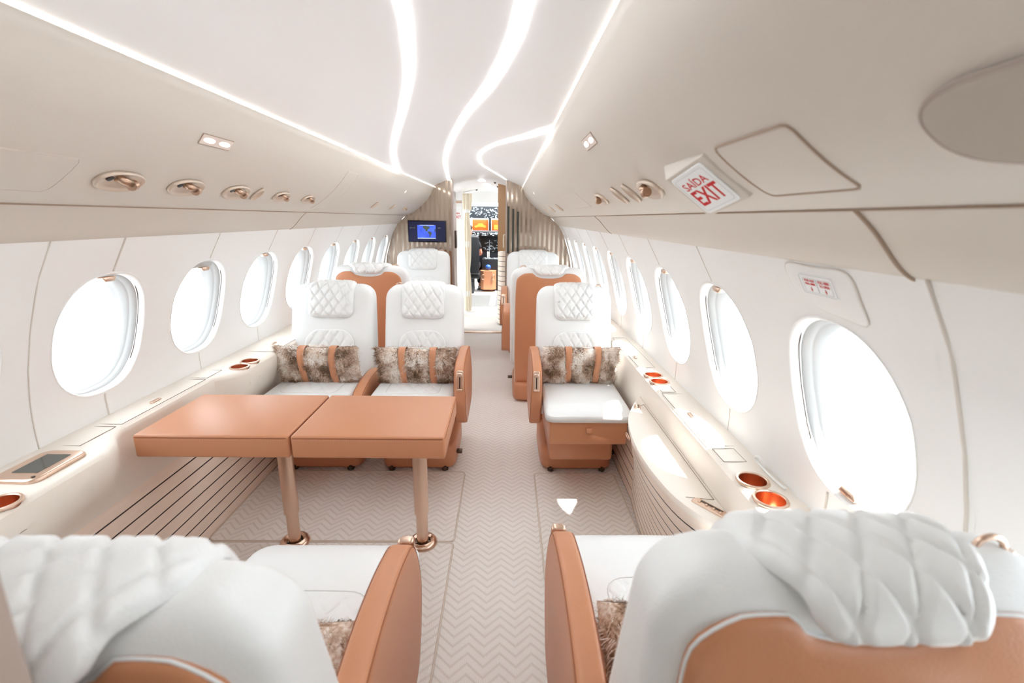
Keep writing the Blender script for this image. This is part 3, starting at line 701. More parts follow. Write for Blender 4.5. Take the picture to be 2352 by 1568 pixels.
for x0, x1, lb in ((-.40, -.05, 'orange sunshade of the left windshield with a bright car-like outline'), (.015, .40, 'orange sunshade of the right windshield')):
    t = thing('sunshade', lb, 'sunshade', ((x0 + x1) / 2, 10.55, 1.32)); w = (x1 - x0) / 2
    rbox('screen', -w, w, -.01, .01, -.10, .13, 'orange', t, .004)
    if x0 < -.2:
        n_ = 'outline'
        O = [(-.12, -.04), (-.13, -.005), (-.07, .01), (-.04, .045), (.04, .048), (.075, .012), (.12, .0), (.12, -.04), (.08, -.045), (.06, -.03), (-.06, -.03), (-.08, -.045)]
        V = [(x, y, z) for y in (-.014, -.011) for x, z in O]; n = len(O)
        mk('outline', V, [tuple(range(n)), tuple(range(n, 2 * n))] + [(i, (i + 1) % n, n + (i + 1) % n, n + i) for i in range(n)], 'orange_light', t, False)
    else: boxes('outline', [(-.14, .15, -.014, -.011, -.08, .02)], 'orange_light', t)
t = thing('instrument_panel', 'dark cockpit instrument panel with lit displays', 'panel', (0, 10.3, .95))
rbox('glareshield', -.75, .70, -.25, .25, .16, .27, 'cockpit_dark', t, .03)
rbox('body', -.75, .70, .0, .25, -.45, .17, 'cockpit', t, .01)
d = boxes('display', [(-.20, .24, -.012, .0, -.18, .12)], 'black', t)
boxes('display', [(-.42, -.24, -.012, .0, -.18, .12)], 'cockpit_dark', t)
bx_ = [(-.36, -.28, -.018, -.012, .03, .11)]; boxes('map_window', bx_, 'skyblue', t); boxes('map_land', [(-.34, -.30, -.022, -.017, .03, .07)], 'ochre', t)
boxes('gauges', [(x := rn.uniform(-.19, .2), x + rn.uniform(.01, .06), -.016, -.012, z := rn.uniform(-.16, .1), z + rn.uniform(.003, .006)) for i in range(26)] + [(-.02, -.014, -.016, -.012, -.16, .08)], 'ink', t)['kind'] = 'stuff'
tube('gauges', [[(.02 + .075 * math.cos(a_ * PI / 12), -.016, -.13 + .075 * math.sin(a_ * PI / 12)) for a_ in range(13)]], .003, 'ink', t, 6)
boxes('switches', [(x := rn.uniform(-.4, .35), x + rn.uniform(.01, .04), -.262, -.25, z := rn.uniform(.175, .24), z + rn.uniform(.006, .02)) for i in range(50)], 'ink', t)['kind'] = 'stuff'
t = thing('centre_pedestal', 'dark throttle pedestal below the cockpit displays', 'pedestal', (0, 10.25, 0))
rbox('body', -.17, .22, -.30, .05, .0, .66, 'cockpit_dark', t, .01)
boxes('buttons', [(x := rn.uniform(-.15, .18), x + .015, -.29 + .3 * q / 40, -.28 + .3 * q / 40, .655, .668) for q in range(40)], 'ink', t)['kind'] = 'stuff'
for x in (-.06, -.03): rbox('throttle_lever', x, x + .02, -.2, -.17, .66, .80, 'signwhite', t, .004)
lathe('control_knob', [(.02, .45), (.05, .47), (.06, .50), (.05, .53), (.02, .55)], 'blue', None, 20, label='blue knob on top of the tan case in the cockpit', cat='knob').location = (-.03, 9.86, .0)
t = thing('leather_case', 'tan faceted leather case with two pull rings on the cockpit floor', 'case', (-.02, 9.85, 0))
V, Fc = loft([[(x, y, z) for x, y in ((-.17, .12), (-.17, -.02), (-.10, -.11), (.08, -.11), (.155, -.02), (.155, .12))] for z in (.05, .43)]); mk('case_body', V, Fc, 'leather_tan', t, False)
for x in (-.115, .10):
    tube('pull_ring', [[(x + .028 * math.cos(a_ * PI / 8), -.115, .31 + .05 * math.sin(a_ * PI / 8)) for a_ in range(16)]], .006, 'rosegold', t, 8, True)

# seated pilot: one continuous body grown on a skeleton, clothes over it
def skin_obj(name, pts, edges, root, m, parent, sub=2):
    me = bpy.data.meshes.new(name); me.from_pydata([p[:3] for p in pts], edges, []); o = obj(name, me, parent)
    md = o.modifiers.new('s', 'SKIN'); md.use_smooth_shade = True
    for i, p in enumerate(pts): 
        me.skin_vertices[0].data[i].radius = (p[3], p[4] if len(p) > 4 else p[3]); me.skin_vertices[0].data[i].use_root = (i == root)
    s = o.modifiers.new('b', 'SUBSURF'); s.levels = sub; s.render_levels = sub
    me.materials.append(M[m]); return o
t = thing('person', 'person seated in the left cockpit seat in black trousers, forearm resting forward', 'person', (-.42, 9.7, 0))
body = [(0, 0, .52, .14, .11), (0, -.02, .70, .13, .10), (0, -.02, .90, .15, .10), (0, 0, 1.02, .10, .08), (0, .02, 1.10, .05), (0, .03, 1.17, .075, .085), (0, .03, 1.27, .085, .095), (0, .02, 1.34, .05),
        (.17, 0, .99, .06), (.24, .05, .78, .045), (.20, .26, .76, .036), (.17, .34, .77, .03),
        (-.17, 0, .99, .06), (-.24, .05, .78, .045), (-.2, .26, .74, .036), (-.18, .34, .74, .03),
        (.10, .02, .50, .09), (.17, .40, .53, .07), (.20, .44, .28, .05), (.20, .42, .10, .035), (.20, .50, .04, .03), (.2, .58, .03, .025),
        (-.10, .02, .50, .09), (-.17, .40, .53, .07), (-.18, .44, .28, .05), (-.18, .42, .10, .035), (-.18, .5, .04, .03), (-.18, .58, .03, .025)]
ed = [(0, 1), (1, 2), (2, 3), (3, 4), (4, 5), (5, 6), (6, 7), (3, 8), (8, 9), (9, 10), (10, 11), (3, 12), (12, 13), (13, 14), (14, 15), (0, 16), (16, 17), (17, 18), (18, 19), (19, 20), (20, 21), (0, 22), (22, 23), (23, 24), (24, 25), (25, 26), (26, 27)]
nb = len(body)
for (hx, hy, hz, s_) in ((.17, .34, .77, 1), (-.18, .34, .74, -1)):
    h0 = 11 if s_ > 0 else 15
    for k in range(4):
        body += [(hx - .024 + .016 * k, hy + .065, hz, .009), (hx - .026 + .017 * k, hy + .10 - .006 * abs(k - 1), hz - .012, .008)]
        ed += [(h0, len(body) - 2), (len(body) - 2, len(body) - 1)]
    body += [(hx - s_ * .035, hy + .035, hz - .005, .010), (hx - s_ * .045, hy + .065, hz - .012, .009)]; ed += [(h0, len(body) - 2), (len(body) - 2, len(body) - 1)]
skin_obj('body', body, ed, 0, 'skin', t)
tr_ = [(0, .0, .56, .15, .13), (.10, .04, .51, .115), (.17, .40, .53, .09), (.20, .45, .30, .075), (.20, .43, .12, .06), (-.10, .04, .51, .115), (-.17, .40, .53, .09), (-.18, .45, .30, .075), (-.18, .43, .12, .06)]
skin_obj('trousers', tr_, [(0, 1), (1, 2), (2, 3), (3, 4), (0, 5), (5, 6), (6, 7), (7, 8)], 0, 'trousers', t)
sh_ = [(0, 0, .56, .155, .12), (0, -.02, .72, .145, .115), (0, -.02, .9, .165, .115), (0, 0, 1.03, .09, .08), (.17, 0, 1.0, .075), (.22, .03, .86, .065), (-.17, 0, 1.0, .075), (-.22, .03, .86, .065)]
skin_obj('shirt', sh_, [(0, 1), (1, 2), (2, 3), (3, 4), (4, 5), (3, 6), (6, 7)], 0, 'shirt', t)
skin_obj('hair', [(0, .0, 1.22, .08), (0, 0, 1.30, .095), (0, .02, 1.36, .07)], [(0, 1), (1, 2)], 0, 'hair', t)
for x in (.20, -.18):
    so = skin_obj('shoe', [(x, .40, .055, .05, .045), (x, .50, .05, .05, .042), (x, .62, .04, .042, .03)], [(0, 1), (1, 2)], 0, 'shoe', t)
    rbox('sole', x - .05, x + .05, .35, .66, .0, .022, 'shoe_dark', so, .008)
t = thing('pilot_seat', 'dark cockpit seat holding the person in black trousers', 'seat', (-.42, 9.66, 0))
rbox('seat_pan', -.24, .24, -.22, .30, .30, .42, 'cockpit_dark', t, .04); rbox('backrest', -.23, .23, -.30, -.16, .40, 1.15, 'cockpit_dark', t, .05); rbox('pedestal', -.12, .12, -.12, .12, 0, .31, 'cockpit', t, .01)
# sneaker that shows beside the curtain

# ------------------------------------------------------------------ table
t = thing('conference_table', 'tan leather covered folding table on two rose-gold telescopic legs', 'table', (-.42, 1.76, 0))
def tabletop(x0, x1, label=None):
    bm = bmesh.new(); box_into(bm, x0, x1, -.205, .205, .636, .722, .008, 4)
    o = frombm('tabletop', bm, 'leather_tan', t, True, .9, label=label)
    O = rrect(x0 + .001, x1 - .001, -.204, .204, .010, 4)
    tube('piping', [(x, y, .7135) for x, y in O], .0022, 'seam_tan', o, 6, True)
    S_ = []
    for i in range(int((x1 - x0) / .008)):
        xx = x0 + .012 + i * .008
        if xx < x1 - .012: S_.append([(xx, -.2053, .706), (xx + .0045, -.2053, .706)])
    tube('stitching', S_, .0008, 'stitch_tan', o, 4)
    return o
tabletop(-.553, -.004, 'left half of the tabletop'); tabletop(.004, .552, 'right half of the tabletop')
for x in (-.205, .389):
    y = .158
    lg = lathe('leg', [(.0265, .01), (.0265, .19), (.0265, .20)], 'rosegold', t, 40, x, y)
    lathe('leg_sleeve', [(.029, .168), (.0325, .170), (.0325, .19), (.0325, .646)], 'rosegold', lg, 40, x, y)
    lathe('floor_flange', [(.034, .008), (.036, .022), (.046, .030), (.058, .026), (.067, .014), (.068, .007)], 'rosegold', lg, 48, x, y, True)
    lathe('flange_hole', [(.035, .0075), (.030, .0085)], 'black', lg, 32, x, y)

# ------------------------------------------------------------------ seats
def seat_front(z): return interp([(.30, -.20), (.45, -.235), (.60, -.285), (.80, -.350), (1.0, -.415), (1.07, -.435)], z)
def seat_rear(z): return interp([(.30, -.50), (.60, -.525), (.90, -.545), (1.02, -.550), (1.08, -.545)], z)
def make_seat(label, group, hr=.150, arms=(1,), hook=1, quilted=True, armdrop=0):
    t = thing('cabin_seat', label, 'seat', (0, 0, 0), 0, group)
    # backrest body
    W = .242; T_ = 1.065; R_ = .085; rings = []
    zs = [.30 + .62 * i / 12 for i in range(13)] + [.98 + R_ * math.sin(PI / 2 * i / 9) for i in range(0, 10)]
    for z in zs:
        f, r = seat_front(z), seat_rear(z); w = W + .004 * math.sin((z - .3) * 4); d = (f - r) / 2; c = (f + r) / 2
        if z > .98: q = (z - .98) / R_; w = w - R_ + R_ * math.sqrt(max(0, 1 - q * q)); 
        if z > T_ - .045: q = (z - (T_ - .045)) / .045; d = d * (.30 + .70 * math.sqrt(max(0, 1 - q * q)))
        rings.append([(x, y, z) for x, y in sup(0, c, w, d, 64, 5)])
    V, Fc = loft(rings); back = mk('backrest', V, Fc, 'leather_white', t)
    tube('side_seam', [[(s_ * (W - .012), seat_rear(z) + .030, z) for z in [.32 + .66 * i / 10 for i in range(11)]] for s_ in (-1, 1)], .0016, 'seam_white', back, 6)
    # quilted lumbar panel
    O = rrect(-.145, .145, .50, .80, (.09, .09, .02, .02), 8)
    pad('lumbar_panel', O, 'leather_white', back, lambda x, z, h: (x, seat_front(z) + .002 + h * .94, z + h * .3), .010, .004, 26, .05, 120, top=(lambda x, z: quilt(x, z - .6, .062, .10, .006)))
    tube('panel_seam', [(x, seat_front(z) + .003, z) for x, z in resample(O, 80)], .0018, 'seam_white', back, 6, True)
    # tan rear panel with the dip under the headrest
    Z0 = .15
    O = smooth_closed([(-.21, .20), (-.205, .155), (-.17, Z0), (0, Z0), (.17, Z0), (.205, .155), (.21, .20), (.214, .40), (.214, .60), (.214, .80), (.211, .92), (.203, .985), (.165, 1.020), (.13, 1.026), (.10, 1.024), (.085, 1.004), (.045, .992), (0, .988), (-.045, .992), (-.085, 1.004), (-.10, 1.024), (-.13, 1.026), (-.165, 1.020), (-.203, .985), (-.211, .92), (-.214, .80), (-.214, .60), (-.214, .40)], 150)
    rear = lambda x, z, h: (x, seat_rear(max(.3, z)) + (.3 - z) * .1 * (z < .3) - .001 - h + 1.2 * max(0, abs(x) - .19) ** 1.5, z)
    rp = pad('rear_panel', O, 'leather_tan', t, rear, .010, .02, 10, .06, 150)
    tube('rear_piping', [rear(x, z, .001) for x, z in O], .0022, 'leather_white', rp, 6, True)
    # headrest: a quilted saddle over the top
    path = smooth_open([(-.366, .868, 0), (-.382, .92, 0), (-.402, .98, 0), (-.425, 1.032, 0), (-.447, 1.054, 0), (-.485, 1.061, 0), (-.528, 1.061, 0), (-.556, 1.052, 0), (-.568, 1.033, 0), (-.571, 1.010, 0)], 64)
    nS = 56; th = .023
    L = [0]
    for a_, b_ in zip(path, path[1:]): L.append(L[-1] + (b_ - a_).length)
    inner = []; outer = []
    for i, p in enumerate(path):
        d = (path[min(63, i + 1)] - path[max(0, i - 1)]).normalized(); nrm = Vector((-d.y, d.x)) * -1   # outward
        nrm = Vector((d.y, -d.x))
        k = i / 63; s_ = L[i]
        w0 = interp([(0, hr * .96), (.18, hr * .97), (.45, hr), (.60, hr * .97), (.76, hr * .72), (1, hr * .58)], k)
        e0 = min(1, s_ / .045); e1_ = min(1, (L[-1] - s_) / .03)
        w0 = w0 - .040 * (1 - math.sqrt(max(0, 1 - (1 - e0) ** 2))) - .03 * (1 - math.sqrt(max(0, 1 - (1 - e1_) ** 2)))
        et = min(1, .02 + math.sin(PI / 2 * min(1, s_ / .030))) * min(1, .02 + math.sin(PI / 2 * min(1, (L[-1] - s_) / .022)))
        for j in range(nS + 1):
            x = -w0 + 2 * w0 * j / nS; es = math.sqrt(max(0, 1 - abs(2 * j / nS - 1) ** 7))
            hgt = th * es * et + quilt(x, s_ - .01, .058, .082, .009) * es * et
            puff = 1
            base = Vector((x, p.x, p.y)) 
            N = Vector((0, -nrm.x, -nrm.y)) * -1
            outer.append(base + N * (hgt * puff + .001)); inner.append(base - N * .002 * es)
    n1 = nS + 1; V = outer + inner; Fc = []
    for i in range(63):
        for j in range(nS):
            a_ = i * n1 + j; Fc.append((a_, a_ + 1, a_ + n1 + 1, a_ + n1)); b_ = a_ + 64 * n1; Fc.append((b_, b_ + 1, b_ + n1 + 1, b_ + n1))
    off = 64 * n1
    for i in range(63):
        for j in (0, nS): a_ = i * n1 + j; Fc.append((a_, a_ + n1, a_ + n1 + off, a_ + off))
    for j in range(nS):
        for i in (0, 63): a_ = i * n1 + j; Fc.append((a_, a_ + 1, a_ + 1 + off, a_ + off))
    mk('headrest', V, Fc, 'leather_white', t)
    # rose-gold coat hook at the shoulder
    if hook:
        hk = pad('coat_hook', sup(0, 0, .032, .013, 30, 2.4), 'rosegold', t, lambda x, y, h: (hook * .164 + x, -.49 + y, 1.054 + h), .006, .004, 2, .2, 30)
        tube('hook_ring', [[(hook * .164 + .018 * math.cos(a_ * PI / 9), -.49, 1.060 + .016 * math.sin(a_ * PI / 9)) for a_ in range(10)]], .004, 'rosegold', hk, 8)
    # cushion
    O = rrect(-.230, .230, -.28, .305, (.05, .05, .03, .03), 8)
    def ctop(x, y):
        b = .012 * (1 - (x / .23) ** 2) - .030 * max(0, (y - .18) / .125) ** 2
        return b
    pad('cushion', O, 'leather_white', t, lambda x, y, h: (x, y, .508 + h + .0 * y), .024, .032, 22, .10, 130, top=ctop)
    if quilted:
        O = rrect(-.148, .148, -.27, .085, (.05, .05, .01, .01), 8)
        qp = pad('quilted_panel', O, 'leather_white', t, lambda x, y, h: (x, y, .508 + .024 + .012 * (1 - (x / .23) ** 2) + h - .004), .006, .007, 26, .05, 120, top=(lambda x, y: quilt(x, y, .062, .090, .006)))
        tube('panel_seam', [(x, y, .5320 + .012 * (1 - (x / .23) ** 2)) for x, y in resample(O, 70)], .0016, 'seam_white', qp, 6, True)
    # leg-rest box with tab under the cushion
    bx = rbox('drawer', -.207, .207, -.26, .285, .345, .482, 'leather_tan', t, .008)
    rbox('pull_tab', -.015, .015, .283, .308, .418, .444, 'leather_tan', bx, .004)
    rbox('column', -.185, .185, -.47, .10, .15, .352, 'leather_tan', t, .02)
    ped = mk('pedestal', *loft([[(x, y, z) for x, y in sup(0, -.295, .222 * k, .255 * k, 56, 8)] for z, k in ((.022, .985), (.03, 1), (.12, 1), (.14, .99), (.152, .96), (.155, .92))]), 'leather_tan', t)
    for x in (-.16, .16):
        bm = bmesh.new(); box_into(bm, x - .018, x + .018, -.075, -.035, .008, .024, .003, 2); box_into(bm, x - .009, x + .009, -.05, -.025, .008, .034, .004, 2); frombm('foot', bm, 'darkmetal', t, True, .8)
    rbox('track_pedal', -.255, -.222, -.16, -.12, .075, .092, 'darkmetal', t, .004)
    # armrests
    AO = smooth_closed([(-.34, .705), (-.22, .722), (-.10, .720), (.0, .705), (.080, .680), (.114, .625), (.120, .54), (.105, .46), (.07, .385), (.03, .350), (-.10, .345), (-.30, .36), (-.36, .42), (-.375, .56), (-.37, .68)], 90)
    AO = [(a_, b_ - armdrop) for a_, b_ in AO]
    for s_ in arms:
        xc = s_ * .266
        cy = sum(p[0] for p in AO) / 90; cz = sum(p[1] for p in AO) / 90
        ks = [(-.027, .90), (-.027, .965), (-.024, .988), (-.018, .998), (-.012, 1), (.012, 1), (.018, .998), (.023, .988), (.026, .965), (.026, .90)]
        def apt(dx, a_, b_, k):
            z = cz + (b_ - cz) * k; y = cy + (a_ - cy) * k
            flare = .010 * (1 - sstep(.52 - armdrop, .72 - armdrop, z)) if dx > 0 else 0      # the aisle face swells below the rim
            return (xc + s_ * (dx + flare), y, z)
        V, Fc = loft([[apt(dx, a_, b_, k) for a_, b_ in AO] for dx, k in ks]); ar = mk('armrest', V, Fc, 'leather_tan', t)
        tube('arm_seam', [[apt(dx, a_, b_, .982) for a_, b_ in AO] for dx in (-.0262, .0248)], .0011, 'seam_tan', ar, 5, True)
        # latch plate on the front slope
        F_ = Matrix.Translation((xc + s_ * .006, .110, .628 - armdrop)) @ Matrix.Rotation(math.radians(-76), 4, 'X') @ Matrix.Rotation(PI, 4, 'Z')
        def mapl(x, y, h): return F_ @ Vector((x, y, .004 + h))
        lt = pad('latch_plate', rrect(-.019, .019, -.056, .056, .009), 'rosegold', ar, mapl, .004, .012, 3, .12, 48)
        bm = bmesh.new(); box_into(bm, -.003, .003, -.040, .022, .007, .0095); bmesh.ops.transform(bm, matrix=F_, verts=bm.verts); frombm('slot', bm, 'black', lt, False)
        bm = bmesh.new(); box_into(bm, -.015, .015, .022, .044, .006, .022, .005, 3); bmesh.ops.transform(bm, matrix=F_, verts=bm.verts); frombm('buckle', bm, 'rosegold', lt, True, .8)
        bm = bmesh.new(); box_into(bm, -.014, .014, -.052, -.044, .006, .016, .003, 2); bmesh.ops.transform(bm, matrix=F_, verts=bm.verts); frombm('buckle_bar', bm, 'rosegold', lt, True, .8)
    return t
G1 = 'narrow white and tan seats around the conference table'; G2 = 'wide white and tan seats in the forward group'
# side +1 in local x; a seat turned by pi has its local +x to the world left
sB = make_seat('white leather aisle seat behind the right half of the tan table', G1, .137, arms=(-1,), hook=1)
sB.location = (-.17, 2.54, 0); sB.rotation_euler = (0, 0, PI)
sB2 = make_seat('white leather seat behind the table beside the left windows', G1, .137, arms=(-1,), hook=0, armdrop=.15)
sB2.location = (-.745, 2.54, 0); sB2.rotation_euler = (0, 0, PI); sB2.scale = (1.05, 1, 1)
sBR = make_seat('white leather seat right of the aisle facing the camera, tan drawer below', G1, .137, arms=(1,), hook=-1, quilted=False)
sBR.location = (.780, 2.54, 0); sBR.rotation_euler = (0, 0, PI); sBR.scale = (.97, 1, 1)
sA = make_seat('close white leather seat seen from behind at the lower right, tan back and quilted headrest', G1, .139, arms=(-1,), hook=1)
sA.location = (.762, .97, 0); sA.scale = (1, 1, 1.045)
sAL = make_seat('close white leather seat seen from behind at the lower left beside the aisle', G1, .152, arms=(1,), hook=-1)
sAL.location = (-.140, .925, 0); sAL.scale = (1.05, 1, 1.035)
for ch in sAL.children:
    if ch.name.startswith('armrest'): ch.location.x = -.040
sAW = copy_tree(sB2); sAW.location = (-.77, .95, 0); sAW.rotation_euler = (0, 0, 0); sAW.scale = (.96, 1, 1); 
for ch in sAW.children:
    if ch.name.startswith('armrest'): ch.scale.x = -1
sAW['label'] = 'white window-side seat at the lower left, mostly hidden by the close headrest'
for (x, y, rz, src, lb) in ((-.72, 4.24, 0, sB, 'wide tan-backed seat behind the two left pillow seats'),
                            (.68, 4.24, 0, sBR, 'wide seat with tall tan back panel directly behind the right pillow seat'),
                            (-.60, 5.03, PI, sBR, 'far wide white seat facing aft below the television'),
                            (.65, 5.03, PI, sBR, 'far wide white seat facing aft in front of the right bulkhead')):
    c = copy_tree(src); c.location = (x, y, 0); c.scale = (1.22, 1, 1.045); c.rotation_euler = (0, 0, rz); c['label'] = lb; c['group'] = G2
    # aisle arm must be on the aisle side
    inner_left = x > 0
    for ch in list(c.children):
        if ch.name.startswith('armrest'):
            cur = ch.data.vertices[0].co.x > 0; world_right = cur if rz == 0 else not cur
            if world_right == inner_left:     # wrong side: mirror the arm and what it carries
                ch.scale.x = -1

# ------------------------------------------------------------------ fur pillows
def pillow_surf(u, v, side):
    """u, v in -1..1; returns point and normal of a stuffed pillow"""
    a, b = .225, .127
    k = (1 - abs(u) ** 3.5) * (1 - abs(v) ** 3); z = .058 * max(0, k) ** .55
    pinch = 1 - .05 * (abs(v) ** 2) * (1 - abs(u)) ; 
    st = 1
    for c in (-.42, .34): st -= .30 * math.exp(-((u - c) / .085) ** 2)
    return Vector((u * a * (1 - .03 * (1 - v * v)), side * (z * st + .002), v * b * (1 - .07 * (1 - u * u)) * (1 - .16 * (1 - st) / .3)))
def make_pillow(seed):
    rn = random.Random(seed)
    me_parts = []
    V = []; Fc = []; n = 30; m_ = 20
    for side in (1, -1):
        b = len(V)
        for j in range(m_ + 1):
            for i in range(n + 1): V.append(pillow_surf(-1 + 2 * i / n, -1 + 2 * j / m_, side))
        for j in range(m_):
            for i in range(n): a = b + j * (n + 1) + i; Fc.append((a, a + 1, a + n + 2, a + n + 1))
    core = bpy.data.meshes.new('fur_body'); core.from_pydata([tuple(v) for v in V], [], Fc); core.materials.append(M['fur']); core.shade_smooth()
    FV = []; FF = []
    for q in range(15000):
        side = 1 if q % 5 else -1
        u = rn.uniform(-1, 1); v = rn.uniform(-1, 1)
        if abs(u + .42) < .10 or abs(u - .34) < .10: continue
        p = pillow_surf(u, v, side); e = .01
        n_ = (pillow_surf(min(1, u + e), v, side) - pillow_surf(max(-1, u - e), v, side)).cross(pillow_surf(u, min(1, v + e), side) - pillow_surf(u, max(-1, v - e), side))
        n_ = n_.normalized() * -1
        if n_.y * side < 0: n_ = -n_
        edge = Vector((u * max(0, abs(u) - .8) * 5, 0, v * max(0, abs(v) - .75) * 4)); n_ = (n_ + edge).normalized()
        sw = noise.noise(p * 14) * 1.6 + noise.noise(p * 40 + Vector((3, 1, 7)))
        L_ = rn.uniform(.014, .030); tdir = Vector((math.cos(sw * 3) * .8 + rn.uniform(-.3, .3), 0, -.45 + math.sin(sw * 3) * .7 + rn.uniform(-.3, .3)))
        mid = p + n_ * L_ * .42 + tdir * L_ * .28; tip = p + n_ * L_ * .55 + tdir * L_ * .85
        w = n_.cross(tdir); w = w.normalized() * rn.uniform(.0006, .0012) if w.length > 1e-6 else Vector((.001, 0, 0))
        b = len(FV); FV += [p - w, p + w, mid + w * .8, mid - w * .8, tip]; FF += [(b, b + 1, b + 2, b + 3), (b + 3, b + 2, b + 4)]
    fur = bpy.data.meshes.new('fur_pile'); fur.from_pydata([tuple(v) for v in FV], [], FF); fur.materials.append(M['fur'])
    straps = []
    for c in (-.42, .34):
        V = []; Fc = []; N = 48
        for i in range(N):
            a = 2 * PI * i / N; vv = math.cos(a)
            for du in (-.086, -.078, .078, .086):
                s = 1 if math.sin(a) >= 0 else -1
                p = pillow_surf(c + du, vv, s); r = .014 if abs(du) < .08 else .008
                V.append((p.x, p.y + s * r * abs(math.sin(a)) ** .5, p.z * 1.03 + .004 * vv))
        for i in range(N):
            for k in range(3): a = i * 4 + k; b = ((i + 1) % N) * 4 + k; Fc.append((a, a + 1, b + 1, b))
        me = bpy.data.meshes.new('strap'); me.from_pydata(V, [], Fc); me.materials.append(M['leather_tan']); me.shade_smooth(); straps.append(me)
    return core, fur, straps
pm = [make_pillow(1), make_pillow(2)]
def put_pillow(k, loc, rx, rz, label, sc=1):
    core, fur, straps = pm[k]
    t = thing('fur_pillow', label, 'pillow', loc, 0, 'fur pillows with two tan straps'); t.rotation_euler = (rx, 0, rz); t.scale = (sc, sc, sc)
    f = obj('fur_body', core, t); g_ = obj('fur_pile', fur, t); g_['kind'] = 'stuff'
    for s in straps: obj('strap', s, t)
    return t
lean = math.radians(18)
put_pillow(0, (-.735, 2.66, .640), lean * -1, PI, 'brown and white fur pillow with tan straps on the window seat behind the table', 1.04)
put_pillow(1, (-.165, 2.66, .637), lean * -1, PI, 'brown fur pillow with tan straps on the aisle seat behind the table', 1.03)
put_pillow(0, (.785, 2.66, .655), lean * -1, PI, 'brown and white fur pillow with tan straps on the seat right of the aisle', .98)
put_pillow(1, (-.165, .775, .540), math.radians(-34), 0, 'sandy fur pillow at the bottom edge on the near left seat', .95)
put_pillow(0, (.765, .785, .585), math.radians(-25), 0, 'sandy fur pillow on the near right seat, mostly behind its backrest', .97)

# ------------------------------------------------------------------ right side cabinet between the seats
t = thing('side_cabinet', 'low cream cabinet with curved, finely striped front under the right ledge', 'cabinet', (1.03, 1.72, 0))
top = [(1.035, 2.27), (1.01, 2.235), (.965, 2.14), (.925, 2.04), (.895, 1.92), (.878, 1.78), (.874, 1.65), (.882, 1.52), (.905, 1.38), (.945, 1.28), (.99, 1.21), (1.035, 1.16)]
tp = [(p.x, p.y) for p in smooth_open(top, 40)]
def sec(z, grow): return [(x + grow * (1.035 - x) - 1.03, y - 1.72, z) for x, y in tp] + [(.005, 1.16 - 1.72, z), (.005, 2.27 - 1.72, z)]
V, Fc = loft([sec(.005, .80), sec(.10, .72), sec(.2, .60), sec(.3, .46), sec(.4, .30), sec(.5, .13), sec(.56, .03), sec(.585, .0)]); o = mk('striped_front', V, Fc, 'veneer_right', t); o.data.set_sharp_from_angle(angle=.8)
V, Fc = loft([sec(.5855, -.02), sec(.600, -.03), sec(.606, -.01), sec(.608, .05)]); tpo = mk('cabinet_top', V, Fc, 'ledge', t); tpo.data.set_sharp_from_angle(angle=.8)
tube('lid_seam', [[(-.005, .44, .6095), (-.075, .39, .6095)], [(-.005, -.37, .6095), (-.09, -.355, .6095)], [(-.004, .44, .6095), (-.004, -.37, .6095)]], .0008, 'seam_dark', t, 5)
def plate(x, y, w, h, rot, nm, n):
    Fm = Matrix.Translation((x - 1.03, y - 1.72, .609)) @ Matrix.Rotation(rot, 4, 'Z')
    p = pad(nm, rrect(-w, w, -h, h, min(w, h) * .6), 'rosegold', t, lambda a, b, hh: Fm @ Vector((a, b, hh)), .004, .001, 2, .15, 40)
    bm = bmesh.new(); box_into(bm, w * .15, w * .55, -h * .6, h * .6, .0035, .0055); bmesh.ops.transform(bm, matrix=Fm, verts=bm.verts); frombm('slot', bm, 'darkmetal', p, False)
    for i in range(n):
        yy = -h * .6 + 1.2 * h * i / max(1, n - 1); bm = bmesh.new()
        bmesh.ops.create_uvsphere(bm, u_segments=12, v_segments=8, radius=.0055, matrix=Fm @ Matrix.Translation((-w * .25, yy, .004))); frombm('knob', bm, 'rosegold', p)
plate(.985, 2.13, .016, .030, -.25, 'control_plate', 3); plate(.996, 1.305, .017, .062, .62, 'control_plate', 4)
tube('recessed_pull', [[(.889 - 1.03 - .004, 1.90 - 1.72 + .03 * math.cos(a_ * PI / 8), .565 + .008 * math.sin(a_ * PI / 8)) for a_ in range(16)]], .003, 'rosegold', t, 6, True)

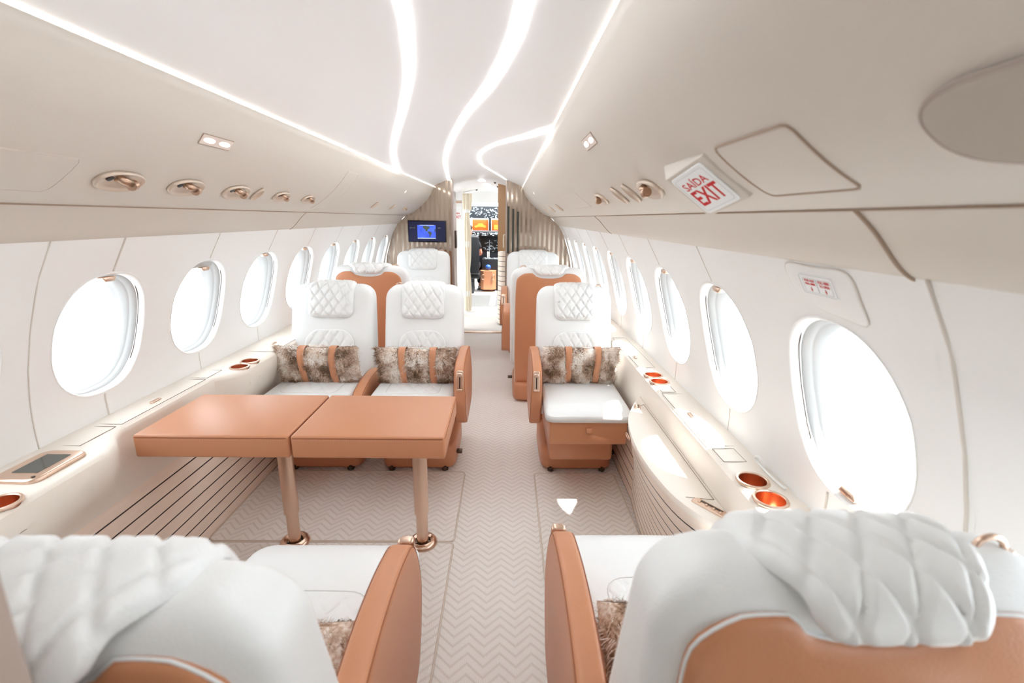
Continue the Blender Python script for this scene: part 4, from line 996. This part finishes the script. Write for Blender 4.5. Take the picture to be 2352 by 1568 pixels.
# partition edge at the far left foreground
structure(boxes('wall_back', [(-1.16, -.022, .27, .30, 0, 1.80)], 'taupe', None, .004))

structure(boxes('wall_back', [(-1.2, 1.2, Y0 - .05, Y0, 0, 1.99)], 'bin', None))  # unseen closure added behind the camera to block light from the open aft end

# ------------------------------------------------------------------ light
w = bpy.data.worlds.new('w'); bpy.context.scene.world = w; w.use_nodes = True
bg = w.node_tree.nodes['Background']; bg.inputs[0].default_value = (.93, .97, 1, 1); bg.inputs[1].default_value = 2.8
sl = bpy.data.lights.new('sun', 'SUN'); sl.energy = 7; sl.angle = .02; sl.color = (1, .97, .93)
so = bpy.data.objects.new('sun', sl); C.objects.link(so)
d = Vector((-.42, .10, -1)).normalized(); so.rotation_euler = d.to_track_quat('-Z', 'Y').to_euler()

# ------------------------------------------------------------------ camera
cam = bpy.data.cameras.new('camera'); co = bpy.data.objects.new('camera', cam); C.objects.link(co)
cam.sensor_fit = 'HORIZONTAL'; cam.sensor_width = 36; cam.lens = 1090 / 2352 * 36; cam.clip_start = .02; cam.clip_end = 100
p = math.atan(283 / 1090); psi = .0135; roll = .013
F = Vector((math.sin(psi) * math.cos(p), math.cos(psi) * math.cos(p), -math.sin(p))); R0 = Vector((math.cos(psi), -math.sin(psi), 0)); U0 = R0.cross(F)
# image right of the ideal frame appears rotated clockwise by `roll`
R1 = R0 * math.cos(roll) + U0 * math.sin(roll); U1 = U0 * math.cos(roll) - R0 * math.sin(roll)
mt = Matrix((R1, U1, -F)).transposed().to_4x4(); mt.translation = Vector((.348, 0, 1.482)); co.matrix_world = mt
cam.dof.use_dof = True; cam.dof.focus_distance = 2.4; cam.dof.aperture_fstop = 3.2
s = bpy.context.scene; s.camera = co
s.view_settings.view_transform = 'Standard'; s.view_settings.look = 'None'; s.view_settings.gamma = 1; s.view_settings.use_curve_mapping = False
s.view_settings.exposure = 1.05
s.cycles.diffuse_bounces = 10; s.cycles.max_bounces = 16; s.cycles.glossy_bounces = 6; s.cycles.transparent_max_bounces = 16
